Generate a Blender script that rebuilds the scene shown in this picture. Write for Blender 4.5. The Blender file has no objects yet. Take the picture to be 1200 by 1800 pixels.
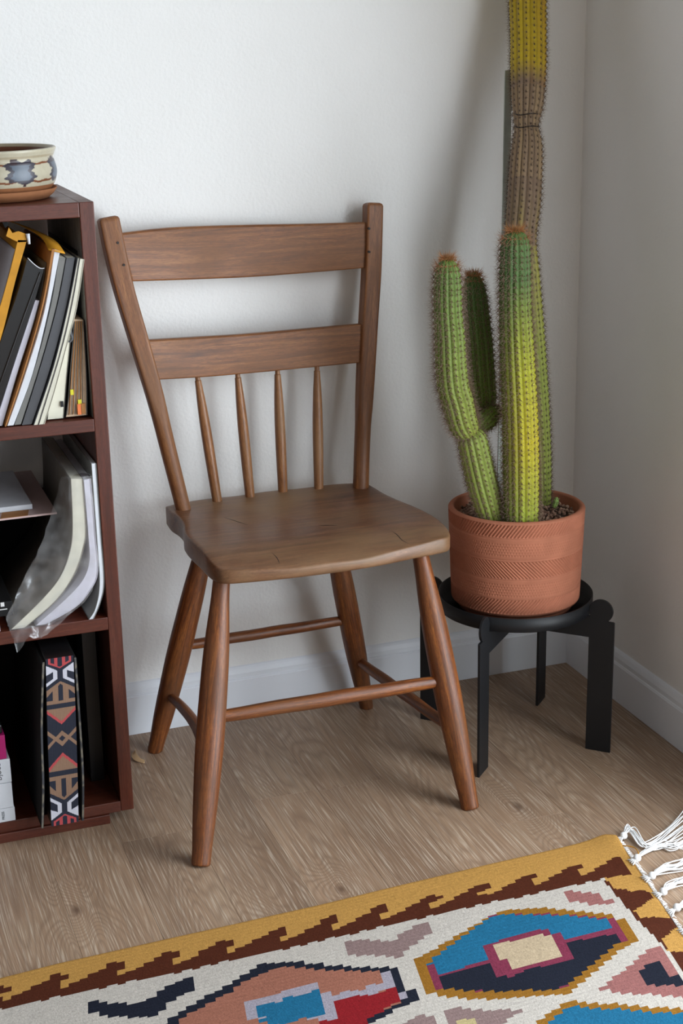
import bpy, bmesh, math, random, json
import numpy as np
from mathutils import Vector, Matrix
S = bpy.context.scene
COL = S.collection
# ---------------------------------------------------------------- camera
cam_d = bpy.data.cameras.new('camera'); cam = bpy.data.objects.new('camera', cam_d); COL.objects.link(cam)
cam.location = (-1.25921, -2.34076, 1.125); cam.rotation_euler = (1.26689, 0.01911, -0.34433)
cam_d.sensor_fit = 'VERTICAL'; cam_d.sensor_height = 36.0; cam_d.sensor_width = 24.0
cam_d.lens = 36.0 * 2691.3 / 1800.0; cam_d.clip_start = .02; cam_d.clip_end = 60
S.camera = cam
# ---------------------------------------------------------------- world, lights, exposure
S.view_settings.view_transform = 'Standard'; S.view_settings.look = 'None'
S.view_settings.exposure = 0.0; S.view_settings.gamma = 1.0; S.view_settings.use_curve_mapping = False
w = bpy.data.worlds.new('world'); S.world = w; w.use_nodes = True
w.node_tree.nodes['Background'].inputs[0].default_value = (1.0, .975, .93, 1)
w.node_tree.nodes['Background'].inputs[1].default_value = 0.28
def area(name, loc, target, sx, sy, power, col):
    l = bpy.data.lights.new(name, 'AREA'); l.shape = 'RECTANGLE'; l.size = sx; l.size_y = sy; l.energy = power; l.color = col
    o = bpy.data.objects.new(name, l); COL.objects.link(o); o.location = loc
    o.rotation_euler = (Vector(target) - Vector(loc)).to_track_quat('-Z', 'Y').to_euler(); return o
area('window_and_fill_light', (.235, -1.35, .86), (-1, -1.35, .86), 1.30, 1.66, 57, (.87, .94, 1.0))
area('window_and_fill_light', (.235, -3.05, 1.0), (-1, -3.05, 1.0), 1.0, 1.60, 110, (.80, .90, 1.0))  # added fill through an unseen second opening, lifts the low wall and fronts
# ---------------------------------------------------------------- data measured once, in metres
D = json.loads(r'''{"postL":[[[-0.7278,-0.0815,0.4086],0.0117],[[-0.7432,-0.0703,0.4987],0.0125],[[-0.7582,-0.0591,0.5889],0.0134],[[-0.7764,-0.0481,0.6777],0.0146],[[-0.7932,-0.0381,0.758],0.0155],[[-0.802,-0.0308,0.8163],0.0163],[[-0.8075,-0.0252,0.8612],0.0163]],"postR":[[[-0.4297,-0.0813,0.4108],0.0133],[[-0.4238,-0.0734,0.4739],0.013],[[-0.4147,-0.0632,0.5564],0.0134],[[-0.402,-0.0496,0.6652],0.0139],[[-0.3905,-0.0383,0.7565],0.0143],[[-0.3848,-0.0307,0.8169],0.0143],[[-0.3813,-0.0255,0.8593],0.0143]],"rail1t":[[-0.7963,-0.0278,0.8404],[-0.7089,-0.0165,0.843],[-0.5954,-0.0129,0.8399],[-0.4849,-0.0174,0.8359],[-0.3915,-0.0285,0.8346]],"rail1b":[[-0.7843,-0.0367,0.7694],[-0.6862,-0.0263,0.7641],[-0.5874,-0.0227,0.7607],[-0.4867,-0.0266,0.7615],[-0.3988,-0.0373,0.7642]],"rail2t":[[-0.7674,-0.0479,0.6787],[-0.688,-0.0394,0.6751],[-0.5996,-0.0367,0.6727],[-0.5011,-0.0396,0.6737],[-0.4092,-0.0483,0.6757]],"rail2b":[[-0.7584,-0.0555,0.6183],[-0.6839,-0.047,0.6138],[-0.6042,-0.0442,0.6123],[-0.5052,-0.0471,0.6132],[-0.4169,-0.0558,0.6154]],"spind":[[[-0.6681,-0.0626,0.413],[-0.6873,-0.0463,0.6194]],[[-0.6116,-0.0562,0.413],[-0.6209,-0.0436,0.6171]],[[-0.5547,-0.0529,0.413],[-0.5547,-0.0437,0.6165]],[[-0.4945,-0.0576,0.413],[-0.4889,-0.0466,0.6168]]],"legFL":[[-0.8174,-0.4535,0.0],[-0.734,-0.325,0.385]],"legFR":[[-0.3943,-0.4425,0.0],[-0.4281,-0.325,0.385]],"legBL":[[-0.7958,-0.0736,0.0],[-0.6969,-0.115,0.385]],"legBR":[[-0.4121,-0.0444,0.0],[-0.4943,-0.105,0.385]],"strF":[[-0.7756,-0.3891,0.1929],[-0.4109,-0.3849,0.1889]],"strB":[[-0.748,-0.0936,0.1861],[-0.4505,-0.0727,0.1799]],"strL":[[-0.7701,-0.0844,0.1002],[-0.7912,-0.4132,0.1209]],"strR":[[-0.4331,-0.0599,0.0985],[-0.4043,-0.4077,0.114]],"strLm":[[-0.8,-0.3287,0.1618],[-0.8,-0.3652,0.1435]],"cactus":{"B":[[-0.2465,-0.3,0.3871,0.0258],[-0.2467,-0.3,0.3992,0.0267],[-0.2478,-0.3,0.4563,0.0278],[-0.2494,-0.3,0.5198,0.0278],[-0.253,-0.3,0.5914,0.0269],[-0.258,-0.3,0.6617,0.0259],[-0.2619,-0.3,0.7305,0.024],[-0.2629,-0.3,0.7896,0.023],[-0.2634,-0.3,0.8229,0.0213],[-0.2636,-0.3,0.8361,0.0162],[-0.2637,-0.3,0.8427,0.0085],[-0.2638,-0.3,0.8452,0.0009]],"A":[[-0.1662,-0.215,0.3902,0.0139],[-0.1711,-0.215,0.4719,0.0166],[-0.1788,-0.215,0.5475,0.0191],[-0.1883,-0.215,0.6218,0.0217],[-0.1976,-0.215,0.6946,0.0233],[-0.2041,-0.2097,0.765,0.0241],[-0.2011,-0.1918,0.815,0.0242],[-0.1884,-0.1741,0.8646,0.0262],[-0.1753,-0.1533,0.9228,0.0255],[-0.1681,-0.1414,0.9562,0.0229],[-0.1662,-0.1348,0.9746,0.0192],[-0.1638,-0.1294,0.9897,0.0202],[-0.1579,-0.1204,1.0149,0.0249],[-0.1489,-0.1024,1.0654,0.0279],[-0.1409,-0.0843,1.1161,0.0281],[-0.1339,-0.0661,1.167,0.0292],[-0.1356,-0.065,1.2339,0.0293],[-0.1375,-0.065,1.3321,0.0284],[-0.138,-0.065,1.3603,0.0227],[-0.1382,-0.065,1.3707,0.0123],[-0.1383,-0.065,1.3739,0.0019]],"D":[[-0.2801,-0.27,0.3918,0.0206],[-0.2842,-0.27,0.4062,0.0223],[-0.2962,-0.27,0.4447,0.0239],[-0.3062,-0.27,0.4824,0.0238],[-0.3141,-0.27,0.515,0.0232],[-0.3171,-0.27,0.527,0.0227],[-0.319,-0.27,0.5344,0.0201],[-0.3209,-0.27,0.5409,0.0105]],"E":[[-0.319,-0.27,0.5317,0.0114],[-0.3247,-0.27,0.5404,0.02],[-0.3333,-0.27,0.5573,0.023],[-0.3419,-0.27,0.5892,0.0242],[-0.3486,-0.27,0.6118,0.0241],[-0.3524,-0.27,0.647,0.0236],[-0.3543,-0.27,0.6877,0.0227],[-0.3572,-0.27,0.7246,0.0213],[-0.3581,-0.27,0.7619,0.0208],[-0.3582,-0.27,0.7854,0.0182],[-0.3582,-0.27,0.7979,0.0127],[-0.3582,-0.27,0.8045,0.0059],[-0.3582,-0.27,0.807,0.0008]],"F":[[-0.2768,-0.23,0.5442,0.0053],[-0.2778,-0.23,0.5562,0.0142],[-0.279,-0.23,0.579,0.0195],[-0.2833,-0.23,0.6243,0.0203],[-0.2875,-0.23,0.669,0.0202],[-0.2927,-0.23,0.7132,0.0193],[-0.2957,-0.23,0.7395,0.0184],[-0.2977,-0.23,0.7595,0.0148],[-0.2978,-0.23,0.7707,0.0087],[-0.2978,-0.23,0.7759,0.0009]],"G":[[-0.3055,-0.255,0.5294,0.0053],[-0.2979,-0.255,0.5395,0.0114],[-0.2855,-0.255,0.5508,0.0159],[-0.2731,-0.255,0.5604,0.0132],[-0.2635,-0.255,0.5666,0.0062],[-0.2607,-0.255,0.569,0.0009]],"H":[[-0.1743,-0.27,0.4002,0.0036],[-0.1714,-0.27,0.4064,0.0043],[-0.1696,-0.27,0.4137,0.0036],[-0.1687,-0.27,0.4164,0.0009]],"stake":[[-0.231,-0.19,0.4294,0.0042],[-0.1664,-0.0636,1.0618,0.0042]]},"peaks":[[-1.0545,-0.6605],[-0.9837,-0.6553],[-0.9139,-0.6502],[-0.8367,-0.6555],[-0.766,-0.652],[-0.6949,-0.6523],[-0.6226,-0.6539],[-0.5506,-0.6517],[-0.4781,-0.6506],[-0.4054,-0.6505],[-0.3288,-0.6496]],"creamtop":[[-1.1336,-0.7107],[-1.0866,-0.7022],[-1.0179,-0.7079],[-0.9564,-0.7065],[-0.8716,-0.7005],[-0.8027,-0.7033],[-0.708,-0.7032],[-0.6338,-0.6996],[-0.5432,-0.706],[-0.462,-0.6928],[-0.4004,-0.6892],[-0.3271,-0.6991]],"rugtop":[[-1.1231,-0.6324],[-1.0508,-0.6264],[-0.902,-0.6228],[-0.6973,-0.6199],[-0.4924,-0.6096],[-0.311,-0.6023],[-0.2538,-0.5987],[-0.2363,-0.6092]],"rugright":[[-0.2363,-0.6092],[-0.2581,-0.7184],[-0.282,-0.8591]],"rugpoly":[["navy",[[-1.0275,-0.7252],[-1.0176,-0.7242],[-1.0092,-0.7348],[-0.9749,-0.7482],[-0.9582,-0.7461],[-0.953,-0.7357],[-0.9267,-0.7245],[-0.9011,-0.7178],[-0.9031,-0.7451],[-0.9351,-0.7588],[-0.9595,-0.782],[-0.9855,-0.7742],[-1.0144,-0.7606],[-1.0287,-0.7491]]],["navy",[[-0.957,-0.8007],[-0.9163,-0.7771],[-0.8609,-0.7502],[-0.8092,-0.7249],[-0.7722,-0.7341],[-0.7259,-0.7628],[-0.6521,-0.7956],[-0.6565,-0.8661],[-0.6917,-0.8766],[-0.7261,-0.8904],[-0.803,-0.9282],[-0.9661,-0.8867],[-1.0204,-0.833]]],["salmon",[[-0.9431,-0.8061],[-0.9289,-0.7963],[-0.8657,-0.7672],[-0.8396,-0.7521],[-0.8038,-0.7389],[-0.7752,-0.7435],[-0.7424,-0.7668],[-0.6987,-0.7839],[-0.6638,-0.8001],[-0.6678,-0.8593],[-0.7222,-0.8802],[-0.8058,-0.9162],[-0.9613,-0.8669],[-1.0008,-0.835]]],["lilac",[[-0.6735,-0.7977],[-0.6638,-0.8001],[-0.6678,-0.8593],[-0.6802,-0.8605]]],["red",[[-0.7507,-0.8331],[-0.718,-0.8298],[-0.6986,-0.8374],[-0.6732,-0.8298],[-0.6783,-0.8613],[-0.6921,-0.8644],[-0.7222,-0.8802],[-0.7683,-0.9084],[-0.8209,-0.8992],[-0.7825,-0.8685],[-0.7801,-0.8612],[-0.7556,-0.8672]]],["lilac",[[-0.8537,-0.793],[-0.7642,-0.7867],[-0.7537,-0.7908],[-0.7556,-0.8672],[-0.7801,-0.8612],[-0.7998,-0.85],[-0.8265,-0.8514],[-0.8568,-0.8279]]],["blue",[[-0.8385,-0.805],[-0.8131,-0.8088],[-0.8087,-0.8019],[-0.7827,-0.8046],[-0.7651,-0.8027],[-0.7685,-0.8527],[-0.7998,-0.85],[-0.8221,-0.8531],[-0.8441,-0.8469]]],["lilac",[[-0.756,-0.8273],[-0.7358,-0.8179],[-0.7236,-0.8189],[-0.714,-0.8252],[-0.7034,-0.8167],[-0.6791,-0.8199],[-0.6795,-0.8286],[-0.6986,-0.8374],[-0.718,-0.8298],[-0.7501,-0.8333]]],["mauve",[[-0.7016,-0.7182],[-0.6896,-0.7174],[-0.6638,-0.7261],[-0.6536,-0.7342],[-0.6344,-0.7376],[-0.6263,-0.731],[-0.5936,-0.7154],[-0.5807,-0.7175],[-0.5833,-0.7408],[-0.6096,-0.7543],[-0.6294,-0.7643],[-0.6423,-0.7769],[-0.6606,-0.7643],[-0.6974,-0.7472],[-0.7024,-0.7398]]],["gold",[[-0.6328,-0.7899],[-0.5885,-0.7736],[-0.4871,-0.7281],[-0.4625,-0.7289],[-0.4178,-0.7405],[-0.3663,-0.7712],[-0.3397,-0.7919],[-0.3423,-0.8508],[-0.3761,-0.8636],[-0.4788,-0.9206],[-0.5608,-0.9009],[-0.6171,-0.8753],[-0.6364,-0.8591]]],["maroon",[[-0.6209,-0.7985],[-0.6118,-0.8008],[-0.5475,-0.7619],[-0.5097,-0.7411],[-0.4883,-0.7306],[-0.4143,-0.7582],[-0.3576,-0.7893],[-0.3451,-0.7971],[-0.3545,-0.8474],[-0.3685,-0.8474],[-0.4695,-0.9029],[-0.4842,-0.9086],[-0.5544,-0.8874],[-0.6041,-0.863],[-0.6235,-0.8554]]],["blue",[[-0.6118,-0.8008],[-0.5475,-0.7619],[-0.5097,-0.7411],[-0.4888,-0.7318],[-0.4156,-0.7606],[-0.3604,-0.7911],[-0.3653,-0.8151],[-0.4243,-0.8172],[-0.4357,-0.8155],[-0.4327,-0.7858],[-0.4895,-0.7847],[-0.5121,-0.7897],[-0.5328,-0.7913],[-0.538,-0.823],[-0.6114,-0.8271]]],["navy",[[-0.6115,-0.8309],[-0.5387,-0.8294],[-0.5407,-0.8586],[-0.532,-0.8646],[-0.5092,-0.858],[-0.4385,-0.8593],[-0.432,-0.8239],[-0.3637,-0.827],[-0.3665,-0.8468],[-0.4525,-0.893],[-0.4842,-0.9086],[-0.5544,-0.8874],[-0.6121,-0.8587]]],["beige",[[-0.5182,-0.7942],[-0.4536,-0.7945],[-0.4456,-0.7949],[-0.4509,-0.8478],[-0.5175,-0.8508],[-0.5241,-0.8482]]],["rose",[[-0.3791,-0.7085],[-0.3663,-0.7136],[-0.3446,-0.7314],[-0.3311,-0.7352],[-0.3309,-0.7627],[-0.352,-0.7574],[-0.3818,-0.7366]]],["rose",[[-0.4366,-0.9246],[-0.3354,-0.8714],[-0.3293,-0.8751],[-0.3321,-0.9401],[-0.3361,-0.9848],[-0.384,-0.96],[-0.4259,-0.9375]]],["navy",[[-0.3797,-0.915],[-0.3522,-0.8997],[-0.339,-0.9049],[-0.3429,-0.9549],[-0.3802,-0.9403]]],["mauve",[[-0.6389,-0.8948],[-0.6126,-0.899],[-0.5895,-0.914],[-0.5438,-0.9282],[-0.5637,-0.9383],[-0.5824,-0.9463],[-0.6206,-0.9657],[-0.6391,-0.9586]]],["yellow",[[-0.6247,-0.9181],[-0.6023,-0.9257],[-0.6056,-0.9488],[-0.6255,-0.9525]]],["mauve",[[-0.6956,-0.9046],[-0.6834,-0.9012],[-0.6537,-0.8914],[-0.6531,-0.9211],[-0.6585,-0.9454],[-0.719,-0.9276]]],["gold",[[-0.5435,-0.9579],[-0.4848,-0.9318],[-0.4262,-0.9656],[-0.366,-0.995],[-0.3157,-1.0383],[-0.3681,-1.1391],[-0.623,-1.061],[-0.6172,-0.9893]]],["blue",[[-0.5367,-0.9664],[-0.4906,-0.9429],[-0.4606,-0.9582],[-0.372,-1.0046],[-0.328,-1.0451],[-0.3687,-1.1179],[-0.597,-1.0506],[-0.599,-0.9964]]],["brown",[[-0.3082,-0.7097],[-0.309,-0.733],[-0.2968,-0.7363],[-0.2926,-0.7442],[-0.2718,-0.7477],[-0.2722,-0.7692],[-0.2815,-0.7731],[-0.2893,-0.7776],[-0.2993,-0.7827],[-0.3133,-0.7891],[-0.3147,-0.8062],[-0.3057,-0.8082],[-0.2759,-0.8214],[-0.2769,-0.8426],[-0.2901,-0.8474],[-0.3139,-0.8605],[-0.3193,-0.8885],[-0.3039,-0.8945],[-0.2859,-0.8989],[-0.2896,-0.9308],[-0.3204,-0.9408],[-0.3254,-0.9804],[-0.3263,-0.9307],[-0.3199,-0.8896],[-0.3202,-0.8098],[-0.3126,-0.7048]]]],"tassels":[[[-0.238,-0.62,0.012],[-0.2286,-0.6131,0.012],[-0.2118,-0.6002,0.012],[-0.2128,-0.6405,0.012],[-0.1875,-0.6418,0.012],[-0.1487,-0.6198,0.012],[-0.1028,-0.5922,0.012]],[[-0.252,-0.6795,0.012],[-0.2421,-0.675,0.012],[-0.2127,-0.6561,0.012],[-0.1873,-0.6524,0.012],[-0.1748,-0.6625,0.012],[-0.1436,-0.6575,0.012]],[[-0.2584,-0.7259,0.012],[-0.2473,-0.7239,0.012],[-0.2226,-0.7109,0.012],[-0.2063,-0.7141,0.012],[-0.1761,-0.7095,0.012]],[[-0.2652,-0.7672,0.012],[-0.2544,-0.7652,0.012],[-0.2328,-0.7471,0.012],[-0.2151,-0.743,0.012],[-0.187,-0.7413,0.012]],[[-0.2711,-0.813,0.012],[-0.2583,-0.8062,0.012],[-0.2369,-0.7996,0.012],[-0.2097,-0.7982,0.012]],[[-0.2816,-0.858,0.012],[-0.2685,-0.8532,0.012],[-0.2434,-0.8444,0.012],[-0.2175,-0.8444,0.012]]],"shaving":[[-0.8125,-0.0615,0.012],[-0.8189,-0.086,0.012],[-0.8191,-0.1037,0.012],[-0.8145,-0.1165,0.012]],"nails":[[-0.799,-0.0457,0.829],[-0.7925,-0.0499,0.7958],[-0.3954,-0.0461,0.8264],[-0.3976,-0.0506,0.7902]],"pagequad":[[-1.0076,-0.3232,0.0325],[-0.9753,-0.3306,0.0325]]}''')
random.seed(7); RNG = np.random.default_rng(7)
def lin(h):
    h = h.lstrip('#'); c = [int(h[i:i+2], 16) / 255 for i in (0, 2, 4)]
    return tuple((x / 12.92 if x <= .04045 else ((x + .055) / 1.055) ** 2.4) for x in c)
# ---------------------------------------------------------------- materials
class N:
    def __init__(s, name):
        s.m = bpy.data.materials.new(name); s.m.use_nodes = True; s.t = s.m.node_tree; s.n = s.t.nodes; s.l = s.t.links
        s.b = s.n['Principled BSDF']; s.out = s.n['Material Output']
    def add(s, typ, **kw):
        o = s.n.new(typ)
        for k, v in kw.items():
            if k.startswith('i_'): o.inputs[k[2:].replace('_', ' ')].default_value = v
            else: setattr(o, k, v)
        return o
    def link(s, a, b): s.l.new(a, b)
    def coord(s, attr=None, scale=(1, 1, 1)):
        mp = s.add('ShaderNodeMapping'); mp.inputs['Scale'].default_value = scale
        if attr: a = s.add('ShaderNodeAttribute', attribute_name=attr); s.link(a.outputs['Vector'], mp.inputs['Vector'])
        else: a = s.add('ShaderNodeTexCoord'); s.link(a.outputs['Object'], mp.inputs['Vector'])
        return mp.outputs['Vector']
    def noise(s, vec, scale=1, detail=3, rough=.55, dist=0):
        o = s.add('ShaderNodeTexNoise'); s.link(vec, o.inputs['Vector']); o.inputs['Scale'].default_value = scale
        o.inputs['Detail'].default_value = detail; o.inputs['Roughness'].default_value = rough; o.inputs['Distortion'].default_value = dist
        return o.outputs['Fac']
    def ramp(s, fac, stops):
        r = s.add('ShaderNodeValToRGB'); e = r.color_ramp.elements
        while len(e) < len(stops): e.new(.5)
        for i, (p, c) in enumerate(stops): e[i].position = p; e[i].color = (*c, 1) if len(c) == 3 else c
        s.link(fac, r.inputs['Fac']); return r.outputs['Color']
    def mix(s, fac, a, b, blend='MIX'):
        m = s.add('ShaderNodeMix', data_type='RGBA', blend_type=blend)
        for k, v in ((0, fac), (6, a), (7, b)):
            if hasattr(v, 'links'): s.link(v, m.inputs[k])
            else: m.inputs[k].default_value = v if k == 0 else (*v, 1)
        return m.outputs[2]
    def math(s, op, a, b=0.0, c=None):
        m = s.add('ShaderNodeMath', operation=op)
        for k, v in enumerate((a, b, c)):
            if v is None: continue
            if hasattr(v, 'links'): s.link(v, m.inputs[k])
            else: m.inputs[k].default_value = v
        return m.outputs[0]
    def bump(s, h, strength=.3, dist=.001):
        b = s.add('ShaderNodeBump'); b.inputs['Strength'].default_value = strength; b.inputs['Distance'].default_value = dist
        s.link(h, b.inputs['Height']); s.link(b.outputs['Normal'], s.b.inputs['Normal'])
    def col(s, c):
        if hasattr(c, 'links'): s.link(c, s.b.inputs['Base Color'])
        else: s.b.inputs['Base Color'].default_value = (*c, 1)
    def set(s, rough=.6, spec=.5, metal=0):
        s.b.inputs['Roughness'].default_value = rough; s.b.inputs['Specular IOR Level'].default_value = spec; s.b.inputs['Metallic'].default_value = metal
        return s.m
def plain(name, c, rough=.6, spec=.4, var=.12, sc=40, bump=0):
    n = N(name); c = lin(c); f = n.noise(n.coord(), sc, 4)
    n.col(n.ramp(f, [(.3, tuple(x * (1 - var) for x in c)), (.7, tuple(min(1, x * (1 + var)) for x in c))]))
    if bump: n.bump(f, bump, .0005)
    return n.set(rough, spec)
def wood(name, dark, mid, light, rough=.42, k=1.0, wear=None):
    n = N(name)
    f1 = n.noise(n.coord('grain', (120 * k, 120 * k, 6 * k)), 1, 6, .7, 1.4)
    f2 = n.noise(n.coord('grain', (850, 850, 95)), 1, 3, .7)
    f3 = n.noise(n.coord('grain', (9, 9, 5)), 1, 3, .6)
    c = n.ramp(f1, [(.28, lin(dark)), (.5, lin(mid)), (.72, lin(light))])
    c = n.mix(n.math('MULTIPLY', n.math('SUBTRACT', f2, .44), 2.6), c, lin(dark), 'MIX')
    if wear: c = n.mix(n.ramp(f3, [(.42, (0, 0, 0)), (.68, (.75, .75, .75))]), c, lin(wear))
    n.col(c); n.bump(f2, .25, .0004)
    n.link(n.ramp(f3, [(.3, (rough * .8,) * 3), (.7, (min(1, rough * 1.35),) * 3)]), n.b.inputs['Roughness'])
    n.b.inputs['Specular IOR Level'].default_value = .5
    return n.m
def vcol(name, rough=.7, spec=.3, nscale=0, bumpd=0, var=.0, vs=200, mot=0):
    n = N(name); a = n.add('ShaderNodeAttribute', attribute_name='Col'); c = a.outputs['Color']
    if var:
        f = n.noise(n.coord(), vs, 3, .7)
        c = n.mix(1.0, c, n.ramp(f, [(.25, (1 - var,) * 3), (.75, (1.0, 1.0, 1.0))]), 'MULTIPLY')
        if bumpd: n.bump(f, .5, bumpd)
    n.col(c); return n.set(rough, spec)
M = {}
# wall: orange-peel paint
n = N('wall_paint'); v = n.coord()
f = n.noise(v, 190, 2, .5); g = n.noise(v, 60, 2, .5)
n.col(n.ramp(n.noise(v, 3, 3), [(.3, (.80, .80, .785)), (.7, (.84, .84, .83))])); n.bump(n.math('ADD', f, n.math('MULTIPLY', g, .8)), .4, .0016); M['wall'] = n.set(.75, .3)
n = N('trim_paint'); n.col((.80, .84, .90)); n.bump(n.noise(n.coord(None, (3, 30, 30)), 8, 2), .1, .001); M['trim'] = n.set(.45, .4)
# limed oak floor
KNOTS = [(-1.005, -.507, .034, .06, .32), (-.3260, -.466, .034, .062, .30), (-.654, -.588, .030, .05, .26), (-.76, -.70, .05, .13, .35)]
def floor_mat():
    n = N('limed_oak'); tc = n.add('ShaderNodeTexCoord'); oi = n.add('ShaderNodeObjectInfo')
    off = n.add('ShaderNodeCombineXYZ'); n.link(n.math('MULTIPLY', oi.outputs['Random'], 37.0), off.inputs[0]); n.link(n.math('MULTIPLY', oi.outputs['Random'], 91.0), off.inputs[1])
    ad = n.add('ShaderNodeVectorMath', operation='ADD'); n.link(tc.outputs['Object'], ad.inputs[0]); n.link(off.outputs[0], ad.inputs[1])
    def mp(sc):
        m = n.add('ShaderNodeMapping'); m.inputs['Scale'].default_value = sc; n.link(ad.outputs[0], m.inputs['Vector']); return m.outputs['Vector']
    base = n.noise(mp((14, 1.3, 1)), 1, 1.2, .5, .2)                       # rings follow this field
    sp = n.add('ShaderNodeSeparateXYZ'); n.link(tc.outputs['Object'], sp.inputs[0]); kdark = None
    for kx, ky, wx, wy, am in KNOTS:
        ex = n.math('POWER', n.math('ABSOLUTE', n.math('DIVIDE', n.math('SUBTRACT', sp.outputs[0], kx), wx)), 2.0); ey = n.math('POWER', n.math('ABSOLUTE', n.math('DIVIDE', n.math('SUBTRACT', sp.outputs[1], ky), wy)), 2.0)
        d2 = n.math('ADD', ex, ey); gg = n.math('EXPONENT', n.math('MULTIPLY', d2, -1.0)); base = n.math('ADD', base, n.math('MULTIPLY', gg, am))
        kk = n.math('EXPONENT', n.math('MULTIPLY', d2, -22.0)); kdark = kk if kdark is None else n.math('ADD', kdark, kk)
    ring = n.math('FRACT', n.math('MULTIPLY', base, 34.0))
    ring = n.math('ABSOLUTE', n.math('SUBTRACT', ring, .5))
    fine = n.noise(mp((380, 5, 1)), 1, 4, .7, .1)
    pores = n.noise(mp((560, 8, 1)), 1, 3, .65, .15)
    big = n.noise(mp((9, 2.2, 1)), 1, 3, .5)
    c = n.ramp(big, [(.3, lin('8c725c')), (.55, lin('a2866d')), (.75, lin('ad947b'))])
    c = n.mix(n.math('MULTIPLY', n.ramp(fine, [(.42, (0,) * 3), (.62, (1,) * 3)]), .34), c, lin('6b5748'))
    c = n.mix(n.math('MULTIPLY', n.ramp(ring, [(.0, (1,) * 3), (.3, (0,) * 3)]), .34), c, lin('6a5546'))
    pm = n.math('MULTIPLY', n.ramp(pores, [(.52, (0,) * 3), (.60, (1,) * 3)]), n.ramp(ring, [(.12, (.35,) * 3), (.4, (.75,) * 3)]))
    c = n.mix(n.math('MULTIPLY', pm, .72), c, lin('cdbfad'))
    c = n.mix(n.math('MULTIPLY', kdark, .8), c, lin('5a4436'))
    hs = n.add('ShaderNodeHueSaturation'); n.link(c, hs.inputs['Color'])
    n.link(n.math('ADD', n.math('MULTIPLY', oi.outputs['Random'], .12), .93), hs.inputs['Value'])
    n.col(hs.outputs['Color']); n.bump(n.math('SUBTRACT', pores, n.math('MULTIPLY', fine, .8)), .25, .0006)
    return n.set(.48, .4)
M['floor'] = floor_mat()
M['groove'] = plain('floor_gap', '7d6857', .9)
M['chair'] = wood('chair_wood', '583520', '8f5f3a', 'b07d52', .38, 1.0, '8a6848')
M['rail'] = wood('rail_wood', '4c2b16', '845028', 'ab7442', .46, .8, '78543a')
M['leg'] = wood('leg_wood', '34170a', '7a421d', 'a9672f', .42, 1.0, '5e3c22')
M['seat'] = wood('seat_wood', '42291a', '704a32', '8b6244', .36, .6, '86694a')
M['mahogany'] = wood('mahogany', '381509', '522213', '60301e', .40, .6)
M['greyface'] = wood('grey_streaked', '4a4642', '6d6a66', '8b8985', .6, 1.2)
M['nail'] = plain('iron', '1c1512', .5)
M['black'] = plain('black_metal', '121418', .5, .45, .06, 300, .15)
M['terra'] = plain('terracotta', 'ae6f56', .82, .2, .10, 30, .1)
M['soil'] = plain('soil', '3a2a22', .95)
n = N('gravel'); oi = n.noise(n.coord(), 130, 1); n.col(n.ramp(oi, [(.3, lin('4a352c')), (.5, lin('8d6c5c')), (.7, lin('b49a86'))])); M['gravel'] = n.set(.9, .2)
M['stake'] = plain('grey_stake', 'a3aaa2', .6)
M['vcactus'] = vcol('cactus_skin', .5, .35, var=.16, vs=160)
M['vspine'] = vcol('cactus_spine', .6, .3)
M['vrug'] = vcol('rug_wool', .95, .1, var=.34, vs=420, bumpd=.0016)
M['vprint'] = vcol('printed_edge', .8, .2, var=.12, vs=300)
M['vglaze'] = vcol('glazed_stoneware', .32, .5, var=.15, vs=120)
M['clay'] = plain('raw_clay', '8f5f40', .85, .2, .1, 80)
M['fringe'] = plain('cotton_fringe', 'e4e4e4', .9, .2, .04)
M['paper'] = plain('paper_white', 'c9ccd2', .75, .2, .05)
M['cream'] = plain('paper_cream', 'c6c3b4', .8, .2, .05)
M['tanpaper'] = plain('paper_tan', 'b59c84', .8, .2, .12, 60)
M['lav'] = plain('paper_lavender', 'bdbbc6', .6, .3, .04)
M['dgrey'] = plain('cover_dark_grey', '45464a', .5, .4, .08)
M['mgrey'] = plain('cover_mid_grey', '6a6a67', .5, .4, .08)
M['blk'] = plain('cover_black', '141416', .3, .5, .1)
M['blk2'] = plain('card_black', '0e0e10', .7, .3, .1)
M['yellow'] = plain('envelope_amber', 'b98222', .6, .3, .14, 50)
M['manila'] = plain('envelope_manila', '9c6a3c', .7, .3, .1)
M['label'] = plain('label_grey', 'b3b1b8', .6, .3, .05)
M['taupe'] = plain('cover_taupe', '6a645c', .6, .3, .06)
M['pink'] = plain('magazine_pink', 'b9a09d', .5, .4, .08, 15)
M['magenta'] = plain('box_magenta', 'a0135f', .5, .4, .05)
n = N('cover_edge_print'); n.col(n.ramp(n.noise(n.coord(), 45, 1), [(.42, lin('2b2c30')), (.5, lin('6d6658')), (.6, lin('3a3b40'))])); M['camo'] = n.set(.7)
M['ink'] = plain('ink', '18181a', .7)
M['white_ink'] = plain('ink_white', 'c8c8c8', .7)
M['tab_y'] = plain('tab_yellow', 'c9c02a', .6); M['tab_o'] = plain('tab_orange', 'd2703c', .6)
M['shaving'] = plain('shaving', 'c9a77e', .7)
n = N('clear_film'); tr = n.add('ShaderNodeBsdfTransparent'); gl = n.add('ShaderNodeBsdfGlossy'); gl.inputs['Roughness'].default_value = .18
df = n.add('ShaderNodeBsdfTranslucent'); df.inputs['Color'].default_value = (.85, .87, .9, 1); dd = n.add('ShaderNodeBsdfDiffuse'); dd.inputs['Color'].default_value = (.8, .82, .85, 1)
m1 = n.add('ShaderNodeMixShader'); m1.inputs[0].default_value = .5; n.link(df.outputs[0], m1.inputs[1]); n.link(dd.outputs[0], m1.inputs[2])
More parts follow.
